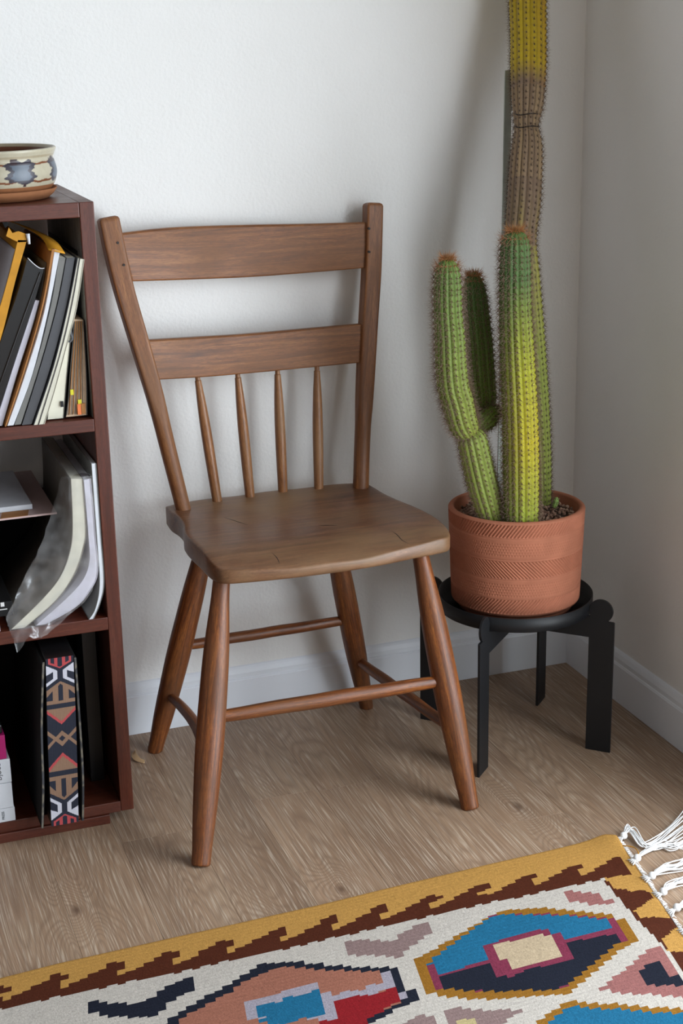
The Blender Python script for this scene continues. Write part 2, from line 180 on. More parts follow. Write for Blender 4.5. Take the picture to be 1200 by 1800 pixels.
m2 = n.add('ShaderNodeMixShader'); m2.inputs[0].default_value = .35; n.link(m1.outputs[0], m2.inputs[1]); n.link(gl.outputs[0], m2.inputs[2])
m3 = n.add('ShaderNodeMixShader'); n.link(n.ramp(n.noise(n.coord(), 30, 2), [(.35, (.10,) * 3), (.7, (.34,) * 3)]), m3.inputs[0]); n.link(tr.outputs[0], m3.inputs[1]); n.link(m2.outputs[0], m3.inputs[2])
n.link(m3.outputs[0], n.out.inputs['Surface']); M['film'] = n.m
# ---------------------------------------------------------------- object helpers
def tag(o, label=None, cat=None, group=None, kind=None):
    if label: o['label'] = label
    if cat: o['category'] = cat
    if group: o['group'] = group
    if kind: o['kind'] = kind
    return o
def thing(name, label, cat, loc=(0, 0, 0), group=None):
    o = bpy.data.objects.new(name, None); COL.objects.link(o); o.location = loc; o.empty_display_size = .05
    return tag(o, label, cat, group)
class MB:
    def __init__(s): s.v = []; s.f = []; s.g = []; s.sm = []
    def addv(s, p, g=None): s.v.append(tuple(p)); s.g.append(tuple(g) if g is not None else tuple(p)); return len(s.v) - 1
    def face(s, ids, smooth=True): s.f.append(tuple(ids)); s.sm.append(smooth)
    def box(s, a, b, axis='x', seed=None):
        (x0, y0, z0), (x1, y1, z1) = a, b; o = random.random() * 5; ids = []
        for x in (x0, x1):
            for y in (y0, y1):
                for z in (z0, z1):
                    g = {'x': (y + o, z, x), 'y': (x + o, z, y), 'z': (x + o, y, z)}[axis]
                    ids.append(s.addv((x, y, z), g))
        for q in ((0, 1, 3, 2), (4, 6, 7, 5), (0, 4, 5, 1), (2, 3, 7, 6), (0, 2, 6, 4), (1, 5, 7, 3)): s.face([ids[i] for i in q], False)
        return s
    def tube(s, pts, rad, segs=20, sec=None, up=(0, 1, 0), cap=True, twist=0):
        pts = [Vector(p) for p in pts]; n = len(pts); o = random.random() * 5; L = 0; prev = None
        nrm = None
        for i, p in enumerate(pts):
            t = (pts[min(i + 1, n - 1)] - pts[max(i - 1, 0)]).normalized()
            if nrm is None:
                nrm = Vector(up) - t * t.dot(Vector(up)); 
                if nrm.length < 1e-4: nrm = Vector((1, 0, 0)) - t * t.x
                nrm.normalize()
            else: nrm = (nrm - t * t.dot(nrm)).normalized()
            bn = t.cross(nrm)
            if i: L += (p - pts[i - 1]).length
            ring = []
            for k in range(segs):
                a = 2 * math.pi * k / segs
                r = rad[i] if not callable(sec) else rad[i] * sec(i / (n - 1), a)
                u, w2 = math.cos(a) * r, math.sin(a) * r
                ring.append(s.addv(p + nrm * u + bn * w2, (u + o, w2 + o, L)))
            if prev:
                for k in range(segs): s.face((prev[k], prev[(k + 1) % segs], ring[(k + 1) % segs], ring[k]))
            elif cap: s.face(list(reversed(ring)), False)
            prev = ring
        if cap: s.face(prev, False)
        return s
    def lathe(s, prof, c, segs=64, sx=1, sy=1, ang=0):
        prev = None
        for r, z in prof:
            ring = []
            for k in range(segs):
                a = 2 * math.pi * k / segs; x, y = r * math.cos(a) * sx, r * math.sin(a) * sy
                ring.append(s.addv((c[0] + x * math.cos(ang) - y * math.sin(ang), c[1] + x * math.sin(ang) + y * math.cos(ang), c[2] + z)))
            if prev:
                for k in range(segs): s.face((prev[k], prev[(k + 1) % segs], ring[(k + 1) % segs], ring[k]))
            prev = ring
        return s
    def prism(s, poly, f, d, smooth=False):
        """poly: 2D outline, f(p)->Vector, d: extrusion vector"""
        a = [s.addv(f(p)) for p in poly]; b = [s.addv(Vector(f(p)) + Vector(d)) for p in poly]; n = len(poly)
        s.face(a, False); s.face(list(reversed(b)), False)
        for i in range(n): s.face((a[(i + 1) % n], a[i], b[i], b[(i + 1) % n]), smooth)
        return s
    def build(s, name, mat, parent=None, loc=None, bevel=0, colors=None, facecol=None, fixn=True):
        me = bpy.data.meshes.new(name)
        base = Vector(loc) if loc is not None else (Vector(parent.matrix_local.translation) if parent else Vector((0, 0, 0)))
        if parent and parent.parent: base = Vector(parent.parent.location) + Vector(parent.location)
        if parent and not parent.parent: base = Vector(parent.location)
        V = [(x - base.x, y - base.y, z - base.z) for x, y, z in s.v]
        me.from_pydata(V, [], s.f); me.polygons.foreach_set('use_smooth', s.sm)
        at = me.attributes.new('grain', 'FLOAT_VECTOR', 'POINT'); at.data.foreach_set('vector', [c for g in s.g for c in g])
        if colors is not None:
            ca = me.color_attributes.new('Col', 'FLOAT_COLOR', 'POINT'); ca.data.foreach_set('color', np.asarray(colors, dtype=np.float32).ravel())
        if facecol is not None:
            ca = me.color_attributes.new('Col', 'FLOAT_COLOR', 'CORNER'); cnt = np.array([len(f) for f in s.f])
            ca.data.foreach_set('color', np.repeat(np.asarray(facecol, dtype=np.float32), cnt, axis=0).ravel())
        if fixn:
            bm = bmesh.new(); bm.from_mesh(me); bmesh.ops.recalc_face_normals(bm, faces=bm.faces); bm.to_mesh(me); bm.free()
        me.materials.append(mat)
        o = bpy.data.objects.new(name, me); COL.objects.link(o)
        if parent: o.parent = parent
        elif loc is not None: o.location = loc
        if bevel:
            b = o.modifiers.new('b', 'BEVEL'); b.width = bevel; b.segments = 2; b.limit_method = 'ANGLE'; b.angle_limit = .6
        return o
def smooth_path(pts, n=8):
    P = [Vector(p) for p in pts]; out = []
    for i in range(len(P) - 1):
        p0 = P[max(i - 1, 0)]; p1 = P[i]; p2 = P[i + 1]; p3 = P[min(i + 2, len(P) - 1)]
        for k in range(n):
            t = k / n
            out.append(.5 * ((2 * p1) + (-p0 + p2) * t + (2 * p0 - 5 * p1 + 4 * p2 - p3) * t * t + (-p0 + 3 * p1 - 3 * p2 + p3) * t ** 3))
    out.append(P[-1]); return out
# ================================================================ ROOM
W0 = .0108
floor = MB().box((-3.2, -3.6, -.05), (.20, .0108, -.0085)).build('floor', M['groove'])
tag(floor, kind='structure')
seams = [-.9105 + .1067 * k for k in range(-12, 10)]
joints = {-12: [-.8], -11: [-1.2], -10: [-.5], -9: [-1.0], -8: [-.7], -7: [-1.3], -6: [-.35], -5: [-.9], -4: [-1.25], -3: [-.55], -2: [-1.1], -1: [-.78], 0: [-.35], 1: [-1.02], 2: [-.300], 3: [-.306], 4: [-.92], 5: [-.507], 6: [-1.15], 7: [-.75], 8: [-1.3]}
for k in range(-12, 9):
    x0 = -.9105 + .1067 * k; x1 = min(x0 + .1067, .0)
    ys = [.0] + joints[k] + [joints[k][0] - 1.22, -3.6]
    for a, b in zip(ys[:-1], ys[1:]):
        if b >= a: continue
        m = MB(); m.box((x0 + .00012, b + .00012, -.0085), (x1 - .00012, a - .00012, 0), 'y')
        m.build('plank', M['floor'], floor, bevel=.0003)
wall = MB().box((-3.2, W0, -.05), (.20, .12, 2.6)).build('wall_back', M['wall']); tag(wall, kind='structure')
# right wall: deep window opening ahead of the frame, an added one beyond
m = MB()
m.box((W0, -.70, -.05), (.21, W0, 2.6)); m.box((W0, -2.55, -.05), (.21, -2.0, 2.6)); m.box((W0, -3.8, -.05), (.21, -3.55, 2.6))
for y0_, y1_, za_, zb_ in ((-2.0, -.70, .02, 1.72), (-3.55, -2.55, .2, 1.82)): m.box((W0, y0_, zb_), (.21, y1_, 2.6)); m.box((W0, y0_, -.05), (.21, y1_, za_))
wr = m.build('wall_right', M['wall']); tag(wr, kind='structure')
m = MB(); m.box((.17, -2.0, .02), (.20, -1.97, 1.72)); m.box((.17, -.73, .02), (.20, -.70, 1.72)); m.box((.17, -1.97, 1.69), (.20, -.73, 1.72)); m.box((.17, -1.97, .02), (.20, -.73, .05))
m2 = MB(); m2.box((.17, -3.55, .2), (.20, -3.52, 1.82)); m2.box((.17, -2.58, .2), (.20, -2.55, 1.82)); m2.box((.17, -3.52, 1.79), (.20, -2.58, 1.82)); m2.box((.17, -3.52, .2), (.20, -2.58, .23)); tag(m2.build('added_window', M['trim'], bevel=.002), kind='structure')  # frame of the unseen second window, added to carry the extra lamp
wf = m.build('window_1', M['trim'], bevel=.002); tag(wf, kind='structure')
# baseboards: a moulded profile
prof = [(0, 0), (0, .0675), (.0012, .0690), (.0012, .0700), (.0030, .0715), (.0030, .0790), (.0055, .0860), (.0080, .0895), (.0108, .0909), (.0150, .0909), (.0150, 0)]
m = MB(); m.prism(prof, lambda p: Vector((-3.2, p[0], p[1])), (3.2108, 0, 0)); b = m.build('baseboard_back', M['trim']); tag(b, kind='structure')
m = MB(); m.prism(prof, lambda p: Vector((p[0], .0, p[1])), (0, -.70, 0)); b = m.build('baseboard_right', M['trim']); tag(b, kind='structure')
# ================================================================ BOOKCASE
XR, YF, ZT, TB = -.8757, -.284, .9162, .0199; XL = -1.52; YB = -.003
bc = thing('bookcase', 'dark reddish mahogany open bookcase against the white wall, left of the chair', 'bookcase', ((XL + XR) / 2, -.145, 0))
MB().box((XR - TB, YF, .015), (XR, YB, ZT), 'z').build('side_panel', M['mahogany'], bc, bevel=.0012)
MB().box((XL, YF, .015), (XL + TB, YB, ZT), 'z').build('side_panel', M['mahogany'], bc, bevel=.0012)
MB().box((XL + TB, YF, .896), (XR - TB, YB, ZT), 'x').build('top_board', M['mahogany'], bc, bevel=.0012)
MB().box((XL + TB, YF, .6027), (XR - TB, YB, .6209), 'x').build('shelf', M['mahogany'], bc, bevel=.001)
MB().box((XL + TB, YF, .3075), (XR - TB, YB, .327), 'x').build('shelf', M['mahogany'], bc, bevel=.001)
MB().box((XL + TB, YF, .0149), (XR - TB, YB, .0318), 'x').build('bottom_board', M['mahogany'], bc, bevel=.001)
MB().box((XL + .03, YF - .004, .0), (XR - .0375, YF + .018, .0149), 'x').build('plinth', M['mahogany'], bc, bevel=.001)
MB().box((XL + .03, YB - .03, .0), (XR - .0375, YB - .01, .0149), 'x').build('plinth', M['mahogany'], bc, bevel=.001)
MB().box((XR - TB - .0002, YF + .004, .6215), (XR - TB + .001, YB - .002, .8955), 'z').build('inner_face', M['greyface'], bc)  # thin streaked grey sheet over the panel's inner face, upper compartment only
MB().box((XL + TB, YB - .006, .0318), (XR - TB, YB - .001, .3075), 'x').build('back_sheet', M['blk2'], bc)  # black sheet across the back of the bottom compartment
MB().box((XL + TB, YB - .006, .327), (XR - TB, YB - .001, .45), 'x').build('back_sheet', M['blk2'], bc)  # black sheet behind the lower part of the middle compartment
# ---- a leaning volume given by its left and right outline in the front plane
def slab(m, Lp, Rp, y0, depth, nsub=5, jag=0, bow=0):
    Lp = smooth_path([(x, 0, z) for x, z in Lp], nsub); Rp = smooth_path([(x, 0, z) for x, z in Rp], nsub)
    n = max(len(Lp), len(Rp))
    def rs(P):
        return [P[min(int(i / (n - 1) * (len(P) - 1) + .5), len(P) - 1)] for i in range(n)] if len(P) != n else P
    Lp, Rp = rs(Lp), rs(Rp); rows = []
    for i in range(n):
        a, b = Lp[i], Rp[i]
        rows.append([m.addv((a.x, y0, a.z)), m.addv((b.x, y0, b.z)), m.addv((b.x, y0 + depth, b.z)), m.addv((a.x, y0 + depth, a.z))])
    for i in range(n - 1):
        A, B = rows[i], rows[i + 1]
        m.face((A[0], A[1], B[1], B[0]), False); m.face((A[1], A[2], B[2], B[1])); m.face((A[2], A[3], B[3], B[2]), False); m.face((A[3], A[0], B[0], B[3]))
    m.face(rows[0][::-1], False); m.face(rows[-1], False); return m
def off(P, dx): return [(x + dx, z) for x, z in P]
def book(name, label, cat, Lp, Rp, y0, depth, page, cover=None, group=None, ct=.0008, spine_front=False):
    loc = ((Lp[0][0] + Rp[0][0]) / 2, y0 + depth / 2, min(Lp[0][1], Rp[0][1]))
    t = thing(name, label, cat, loc, group)
    if cover is None:
        slab(MB(), Lp, Rp, y0, depth).build('page_block', page, t)
    elif spine_front:
        slab(MB(), off(Lp, ct), off(Rp, -ct), y0 + .002, depth - .002).build('page_block', page, t)
        slab(MB(), Lp, off(Lp, ct), y0, depth).build('cover', cover, t); slab(MB(), off(Rp, -ct), Rp, y0, depth).build('cover', cover, t)
        slab(MB(), off(Lp, ct), off(Rp, -ct), y0, .0018).build('spine', cover, t)
    else:
        slab(MB(), off(Lp, ct), off(Rp, -ct), y0 + .001, depth - .002).build('page_block', page, t)
        slab(MB(), Lp, off(Lp, ct), y0, depth).build('cover', cover, t); slab(MB(), off(Rp, -ct), Rp, y0, depth).build('cover', cover, t)
        slab(MB(), off(Lp, ct), off(Rp, -ct), y0 + depth - .001, .0012).build('spine', cover, t)
    return t
def text(s, size, mat, parent, loc, rot, name='lettering', depth=.00015):
    c = bpy.data.curves.new(name, 'FONT'); c.body = s; c.size = size; c.extrude = depth; c.align_x = 'LEFT'
    tmp = bpy.data.objects.new(name, c); COL.objects.link(tmp); dg = bpy.context.evaluated_depsgraph_get(); dg.update()
    me = bpy.data.meshes.new_from_object(tmp.evaluated_get(dg)); bpy.data.objects.remove(tmp)
    me.materials.clear(); me.materials.append(mat); o = bpy.data.objects.new(name, me); COL.objects.link(o); o.parent = parent
    base = Vector(parent.location) if parent else Vector((0, 0, 0))
    o.location = Vector(loc) - base; o.rotation_euler = rot; return o
# ---- upper compartment
Z2 = .6212
book('magazine', 'thin cream-edged magazine leaning rightmost of the long row on the upper shelf', 'magazine', [(-.9715, Z2), (-.935, .716), (-.914, .783), (-.8995, .842)], [(-.964, Z2), (-.946, .667), (-.924, .731), (-.908, .779), (-.894, .841)], -.2875, .215, M['cream'], M['cream'], 'books and magazines leaning on the upper shelf', ct=.0005)
book('magazine', 'thicker cream-edged magazine, second from the right of the leaning row', 'magazine', [(-.979, Z2), (-.946, .7), (-.921, .777), (-.903, .843)], [(-.972, Z2), (-.9355, .716), (-.9145, .783), (-.9, .842)], -.2875, .215, M['cream'], M['dgrey'], 'books and magazines leaning on the upper shelf', ct=.0007)
book('paperback', 'dark charcoal spine, widest grey book leaning on the upper shelf', 'book', [(-.994, Z2 + .001), (-.961, .705), (-.934, .781), (-.917, .844)], [(-.981, Z2 + .001), (-.949, .7), (-.922, .78), (-.906, .844)], -.284, .21, M['cream'], M['dgrey'], 'books and magazines leaning on the upper shelf', spine_front=True)
book('paperback', 'mid grey spine, narrow book left of the charcoal one on the upper shelf', 'book', [(-1.004, Z2 + .002), (-.969, .702), (-.942, .782), (-.927, .845)], [(-.9955, Z2 + .002), (-.9625, .705), (-.9355, .781), (-.9182, .844)], -.283, .21, M['cream'], M['mgrey'], 'books and magazines leaning on the upper shelf', spine_front=True)
book('magazine', 'thin white-spined magazine standing between the brown envelope and the grey books', 'magazine', [(-1.0135, Z2 + .002), (-.987, .684), (-.952, .774), (-.932, .856)], [(-1.0055, Z2 + .002), (-.975, .690), (-.947, .774), (-.925, .854)], -.284, .21, M['paper'], M['paper'], 'books and magazines leaning on the upper shelf', spine_front=True)
sh = book('paper_stack', 'loose white papers tucked between black binder and brown envelope side', 'papers', [(-1.030, Z2 + .002), (-.9995, .70), (-.980, .747), (-.962, .79)], [(-1.020, Z2 + .002), (-.9955, .690), (-.972, .748), (-.957, .789)], -.280, .19, M['lav'])
book('paper_sheet', 'taupe grey card standing behind the black binder inside the envelope', 'paper', [(-1.019, Z2 + .002), (-.990, .70), (-.958, .78), (-.944, .838)], [(-1.0175, Z2 + .002), (-.9885, .70), (-.9565, .78), (-.9425, .838)], -.270, .18, M['taupe'])
bd = book('binder', 'glossy black binder standing inside the opened amber envelope', 'binder', [(-1.052, Z2 + .004), (-1.018, .725), (-.985, .801), (-.969, .845)], [(-1.033, Z2 + .004), (-1.009, .681), (-.972, .768), (-.948, .83)], -.281, .19, M['blk'])
m = MB(); m.tube(smooth_path([(-.968, -.281, .847), (-.960, -.281, .838), (-.953, -.281, .8325), (-.947, -.281, .832)], 4), [.0007] * 13, 6); m.build('clear_edge', M['paper'], bd)
m = MB(); m.tube(smooth_path([(-1.040, -.2815, .632), (-1.0125, -.2815, .695), (-.977, -.2815, .775), (-.953, -.2815, .827)], 5), [.0012] * 16, 6); m.build('spine_ridge', M['blk'], bd)
env = thing('padded_envelope', 'torn-open amber padded envelope with grey printed label, at the left of the upper shelf', 'envelope', (-1.03, -.16, Z2))
EL = [(-1.076, Z2 + .004), (-1.022, .756), (-.998, .818), (-.9795, .872)]; ER = [(-1.064, Z2 + .004), (-1.0145, .739), (-.988, .817), (-.968, .871)]
slab(MB(), EL, ER, -.287, .245).build('front_panel', M['yellow'], env)
slab(MB(), [(-1.0175, Z2 + .002), (-.9855, .70), (-.955, .783), (-.936, .857)], [(-1.0155, Z2 + .002), (-.9835, .70), (-.953, .783), (-.9325, .8575)], -.287, .245).build('back_sheet', M['manila'], env)
lb = slab(MB(), off([(-1.070, .645), (-1.022, .756), (-.998, .818), (-.984, .860)], -.0008), off([(-1.070, .645), (-1.022, .756), (-.998, .818), (-.984, .860)], .0), -.284, .225).build('label', M['label'], env)
for j in range(4):
    zc = .742 - j * .006; MB().box((-1.031 - j * .0026, -.27 + (j % 2) * .02, zc), (-1.0295 - j * .0026 + .0005, -.17 - (j % 3) * .015, zc + (.0016 if j < 2 else .0009))).build('text_line', M['ink'], env)
m = MB()
arch = smooth_path([(-.985, -.06, .882), (-.975, -.14, .884), (-.955, -.20, .878), (-.938, -.25, .868), (-.934, -.287, .855)], 5)
for i, p in enumerate(arch):
    wd = .010 + .012 * i / len(arch); m.addv((p.x - wd * .3, p.y, p.z + .002)); m.addv((p.x + wd * .7, p.y, p.z - .004))
for i in range(len(arch) - 1): m.face((2 * i, 2 * i + 1, 2 * i + 3, 2 * i + 2))
fl = m.build('torn_flap', M['yellow'], env); so = fl.modifiers.new('s', 'SOLIDIFY'); so.thickness = .0012
m = MB(); m.prism([(-.9945, .878), (-.990, .889), (-.986, .8815), (-.978, .8835), (-.968, .879), (-.968, .869), (-.9795, .869)], lambda p: Vector((p[0], -.287, p[1])), (0, .0015, 0)); m.build('torn_edge', M['yellow'], env)
m = MB(); m.prism([(-.990, .884), (-.9935, .893), (-.987, .905), (-.9875, .896), (-.985, .888)], lambda p: Vector((p[0], -.25, p[1])), (0, .001, 0)); m.build('torn_scrap', M['blk2'], env)
m = MB(); m.tube([(-.9665, -.288, .8795), (-.9655, -.288, .866)], [.0028, .0016], 10); m.build('string_button', M['paper'], env)
# upright page blocks on the right
t = book('sketchbook', 'short cream page block standing upright behind the leaning magazines', 'book', [(-.958, Z2 + .002), (-.944, .69), (-.924, .737)], [(-.9345, Z2 + .002), (-.926, .68), (-.916, .737)], -.272, .19, M['cream'], M['blk'], ct=.0008)
m = MB(); m.tube([(-.9205, -.274, .757), (-.918, -.2745, .745), (-.9155, -.2745, .733), (-.919, -.2745, .729), (-.924, -.2745, .731)], [.0012, .002, .002, .0018, .001], 8); m.build('ribbon', M['dgrey'], t)
t = book('notebook', 'worn tan-paged notebook with sticky tabs beside the bookcase side panel', 'book', [(-.9325, Z2 + .003), (-.921, .68), (-.912, .759)], [(-.902, Z2 + .003), (-.899, .68), (-.8976, .757)], -.272, .20, M['tanpaper'], M['blk'], ct=.001)
for i in range(9):
    f = (i + .6) / 10; m = MB(); a = -.9315 + f * .0275; c_ = -.911 + f * .013
    m.tube([(a, -.2718, Z2 + .006), ((a + c_) / 2 - .001, -.2718, .69), (c_, -.2718, .756)], [.00035 + .0003 * (i % 2)] * 3, 4); m.build('page_gap', M['manila'] if i % 2 else M['taupe'], t)
MB().box((-.9235, -.2735, .655), (-.919, -.2725, .6625)).build('sticky_tab', M['tab_y'], t); MB().box((-.914, -.2735, .638), (-.909, -.2725, .6475)).build('sticky_tab', M['tab_y'], t)
MB().box((-.9155, -.2745, .6265), (-.9105, -.2728, .6415)).build('sticky_tab', M['tab_o'], t); MB().box((-.910, -.2745, .627), (-.9045, -.2728, .6420)).build('sticky_tab', M['manila'], t)
MB().box((-.9575 + .0195, -.2735, .6395), (-.9575 + .0235, -.2725, .6475)).build('sticky_tab', M['ink'], t)
book('folder', 'tall thin black folder standing against the inner side of the bookcase, upper shelf', 'folder', [(-.8968, Z2), (-.8968, .75), (-.8968, .848)], [(-.8958, Z2), (-.8958, .75), (-.8958, .848)], -.250, .235, M['blk2'])
# ---- middle compartment
Z3 = .3272
t = book('paperback', 'white paperback standing straight against the side panel on the middle shelf', 'book', [(-.923, Z3), (-.912, .344), (-.904, .378), (-.903, .435), (-.9035, .557)], [(-.9155, Z3), (-.904, .351), (-.8965, .382), (-.8965, .453), (-.8965, .557)], -.284, .24, M['paper'], M['mgrey'], 'books curving on the middle shelf', ct=.0006)
book('magazine', 'lavender-white magazine curving inside clear plastic on the middle shelf', 'magazine', [(-.999, Z3 + .002), (-.957, .36), (-.928, .387), (-.916, .414), (-.9145, .45), (-.9155, .535)], [(-.985, Z3 + .002), (-.940, .349), (-.917, .372), (-.9045, .398), (-.9045, .453), (-.9055, .536)], -.284, .24, M['lav'], M['lav'], 'books curving on the middle shelf', ct=.0006)
book('thick_book', 'thick cream-paged book bending in a clear plastic sleeve on the middle shelf', 'book', [(-1.034, Z3 + .002), (-.987, .368), (-.958, .4), (-.941, .44), (-.936, .48), (-.934, .539)], [(-1.013, Z3 + .002), (-.968, .362), (-.938, .398), (-.922, .437), (-.9165, .468), (-.9165, .537)], -.285, .25, M['cream'], M['taupe'], 'books curving on the middle shelf', ct=.001)
def film(name, A, B, nseg, parent, amp=.0013, m=None):
    m = MB(); A = smooth_path(A, 4); B = smooth_path(B, 4); n = min(len(A), len(B))
    for i in range(n):
        for k in range(nseg + 1):
            f = k / nseg; p = A[i].lerp(B[i], f)
            edge = 0 if k == 0 else 1
            m.addv((p.x + RNG.normal() * amp * .5 * edge, p.y + RNG.normal() * amp * edge, p.z + RNG.normal() * amp * .5 * edge))
    for i in range(n - 1):
        for k in range(nseg):
            a = i * (nseg + 1) + k; m.face((a, a + 1, a + nseg + 2, a + nseg + 1))
    return m.build(name, M['film'], parent)
sl = thing('plastic_sleeve', 'clear crinkled plastic sleeve around the two curved books, drooping over the shelf edge', 'plastic bag', (-.98, -.29, .33))
film('film', [(-.935, -.288, .543), (-.937, -.288, .48), (-.943, -.288, .44), (-.960, -.288, .40), (-.989, -.288, .366), (-1.018, -.289, .338), (-1.036, -.290, .330)],
     [(-.940, -.25, .535), (-.955, -.26, .50), (-.971, -.275, .468), (-.985, -.28, .44), (-1.005, -.285, .41), (-1.022, -.29, .38), (-1.040, -.295, .350)], 7, sl)
film('film', [(-.9345, -.2875, .541), (-.936, -.2875, .48), (-.9425, -.2875, .44), (-.959, -.2875, .40), (-.988, -.2875, .367), (-1.017, -.2875, .338), (-1.034, -.2880, .330)],
     [(-.904, -.288, .541), (-.9035, -.288, .48), (-.9035, -.288, .45), (-.904, -.288, .41), (-.916, -.288, .372), (-.940, -.289, .348), (-.978, -.290, .330)], 8, sl, .0008)
film('film', [(-1.036, -.2885, .330), (-1.022, -.289, .335), (-1.008, -.289, .333), (-.996, -.289, .330), (-.980, -.289, .335), (-.955, -.289, .348)],
     [(-1.030, -.2950, .308), (-1.0275, -.2955, .2985), (-1.012, -.297, .319), (-.999, -.296, .314), (-.985, -.294, .318), (-.945, -.290, .345)], 5, sl, .0012)
film('film', [(-.936, -.286, .541), (-.928, -.286, .545), (-.915, -.286, .546), (-.905, -.286, .541)], [(-.938, -.06, .545), (-.93, -.06, .55), (-.915, -.06, .552), (-.905, -.06, .545)], 8, sl, .0015)
# lying stack at the back left
bx = thing('storage_box', 'black cardboard box at the back of the middle shelf under a pink magazine', 'box', (-1.2, -.065, Z3))
MB().box((-1.40, -.135, Z3), (-1.045, -.012, .468)).build('box_body', M['blk2'], bx, bevel=.002)
MB().box((-1.402, -.137, .4685), (-1.043, -.010, .4795)).build('box_lid', M['blk2'], bx, bevel=.002)
t = thing('magazine', 'pink-toned magazine lying flat beneath the white booklet on the middle shelf', 'magazine', (-1.15, -.15, .4797))
MB().box((-1.30, -.249, .4797), (-.951, -.012, .4823)).build('page_block', M['pink'], t)
m = MB(); m.prism([(-.992, -.249), (-.984, -.21), (-1.02, -.20), (-1.03, -.249)], lambda p: Vector((p[0], p[1], .4824)), (0, 0, .0003)); m.build('brown_patch', M['manila'], t)
t = thing('booklet', 'white booklet with dark text lying on the pink magazine', 'booklet', (-1.13, -.12, .4828))
MB().box((-1.25, -.222, .4828), (-.981, -.030, .4905)).build('page_block', M['paper'], t, bevel=.001)
for j in range(4):
    m = MB(); y0 = -.17 + j * .024
    for i in range(7):
        xa = -1.034 - j * .0045 - i * .011; m.box((xa - .007 + RNG.random() * .003, y0, .4906), (xa, y0 + .004, .4908))
    m.build('text_line', M['ink'], t)
t = thing('paperback', 'black paperback with a white line on its spine, lying on the middle shelf', 'book', (-1.1, -.21, .350))
MB().box((-1.25, -.285, .3505), (-1.028, -.142, .3720)).build('page_block', M['blk2'], t, bevel=.001)
MB().box((-1.25, -.2855, .3605), (-1.036, -.2849, .3618)).build('spine_line', M['white_ink'], t)
MB().box((-1.0445, -.2855, .3655), (-1.0395, -.2849, .3715)).build('spine_mark', M['white_ink'], t)
t = thing('paperback', 'white paperback lying lowest, under the black one on the middle shelf', 'book', (-1.12, -.21, Z3))
MB().box((-1.25, -.282, Z3), (-1.0478, -.142, .3500)).build('page_block', M['paper'], t, bevel=.001)
# ---- lower compartment
Z4 = .0320
yb = -.3232; pb = thing('patterned_book', 'very thick book whose page edges show a red, black, tan and white geometric pattern', 'book', (-.982, -.18, Z4))
PL = [(-1.0050, Z4), (-1.0000, .17), (-.9935, .2925)]; PR = [(-.9655, Z4), (-.9590, .17), (-.9548, .2925)]
slab(MB(), PL, PR, yb + .0004, .262).build('page_block', M['blk'], pb)
CL = [(-1.0185, Z4), (-1.0120, .10), (-1.0072, .1918), (-.9972, .2885)]; CR = [(-.9590, Z4), (-.9540, .10), (-.9525, .1841), (-.9520, .2885)]
slab(MB(), off(CL, -.001), off(CL, .0022), yb + .001, .262).build('cover', M['blk2'], pb); slab(MB(), off(CR, -.0022), off(CR, .001), yb + .001, .262).build('cover', M['blk2'], pb)
for Q_ in (CL, CR):
    slab(MB(), off(Q_, -.0012 if Q_ is CL else -.0016), off(Q_, .0016 if Q_ is CL else .0012), yb, .0012).build('cover_edge', M['camo'], pb)
# printed fore-edge: one coloured cell per .65 mm
def fore(dx, y):
    y = np.where(y > 918, 1836 - y, y); a = np.abs(dx)
    K = lin('272a36'); R = lin('ad484b'); Wt = lin('c0c0ca'); T = lin('866a57')
    c = np.tile(np.array(K), (len(dx), 1))
    def put(mask, col): c[mask] = col
    put((y < 262 - a * .72) & (a < 100), R); put((y < 205 - a * .72 + 40) & (a < 18), K); put((a > 46) & (a < 80) & (y < 232 - a * .72), K)
    put((a > 22) & (y > 306 - a * .82) & (y < 358 + a * .70), Wt); put((a > 58) & (y > 262 + a * .55) & (y < 326 + a * .70), K)
    put((y > 402 + a * .65) & (y < 606), T); put((a < 21) & (y > 425 + a) & (y < 583), K); put((a > 66) & (y > 420 + a) & (y < 575), K)
    put((y > 646) & (y < 790 - a * .92), R); put((y > 646) & (y < 762 - a * .92), T)
    dy = np.abs(y - 918); put((a + dy > 28) & (a + dy < 72), T); put((a > 46) & (np.abs(dy - (a - 52)) < 19), T)
    return c
nx, nz = 60, 400; m = MB(); LP = smooth_path([(x, 0, z) for x, z in PL], 20); RP = smooth_path([(x, 0, z) for x, z in PR], 20)
def at(P, f):
    q = f * (len(P) - 1); i = min(int(q), len(P) - 2); return P[i].lerp(P[i + 1], q - i)
for j in range(nz + 1):
    f = 1 - j / nz; a, b = at(LP, f), at(RP, f)
    for i in range(nx + 1):
        g = i / nx; m.addv((a.x + (b.x - a.x) * g, yb + .0003 * math.sin(i * 2.1), a.z))
cx_, cy_ = [], []
for j in range(nz):
    for i in range(nx):
        q = j * (nx + 1) + i; m.face((q, q + nx + 1, q + nx + 2, q + 1)); cx_.append(((i + .5) / nx - .5) * 238); cy_.append(100 + (j + .5) / nz * 1618)
m.build('printed_fore_edge', M['vprint'], pb, facecol=np.c_[fore(np.array(cx_), np.array(cy_)), np.ones(nx * nz)], fixn=False)
t = thing('black_book', 'tall plain black book behind the patterned one, bottom compartment', 'book', (-.912, -.12, Z4))
slab(MB(), [(-.924, Z4), (-.922, .28)], [(-.9035, Z4), (-.902, .28)], -.205, .19).build('page_block', M['blk'], t)
t = thing('board_box', 'magenta box topping the small stack at the bottom left', 'box', (-1.12, -.2, .1325))
MB().box((-1.22, -.285, .1325), (-1.0555, -.11, .170)).build('box_body', M['magenta'], t, bevel=.001)
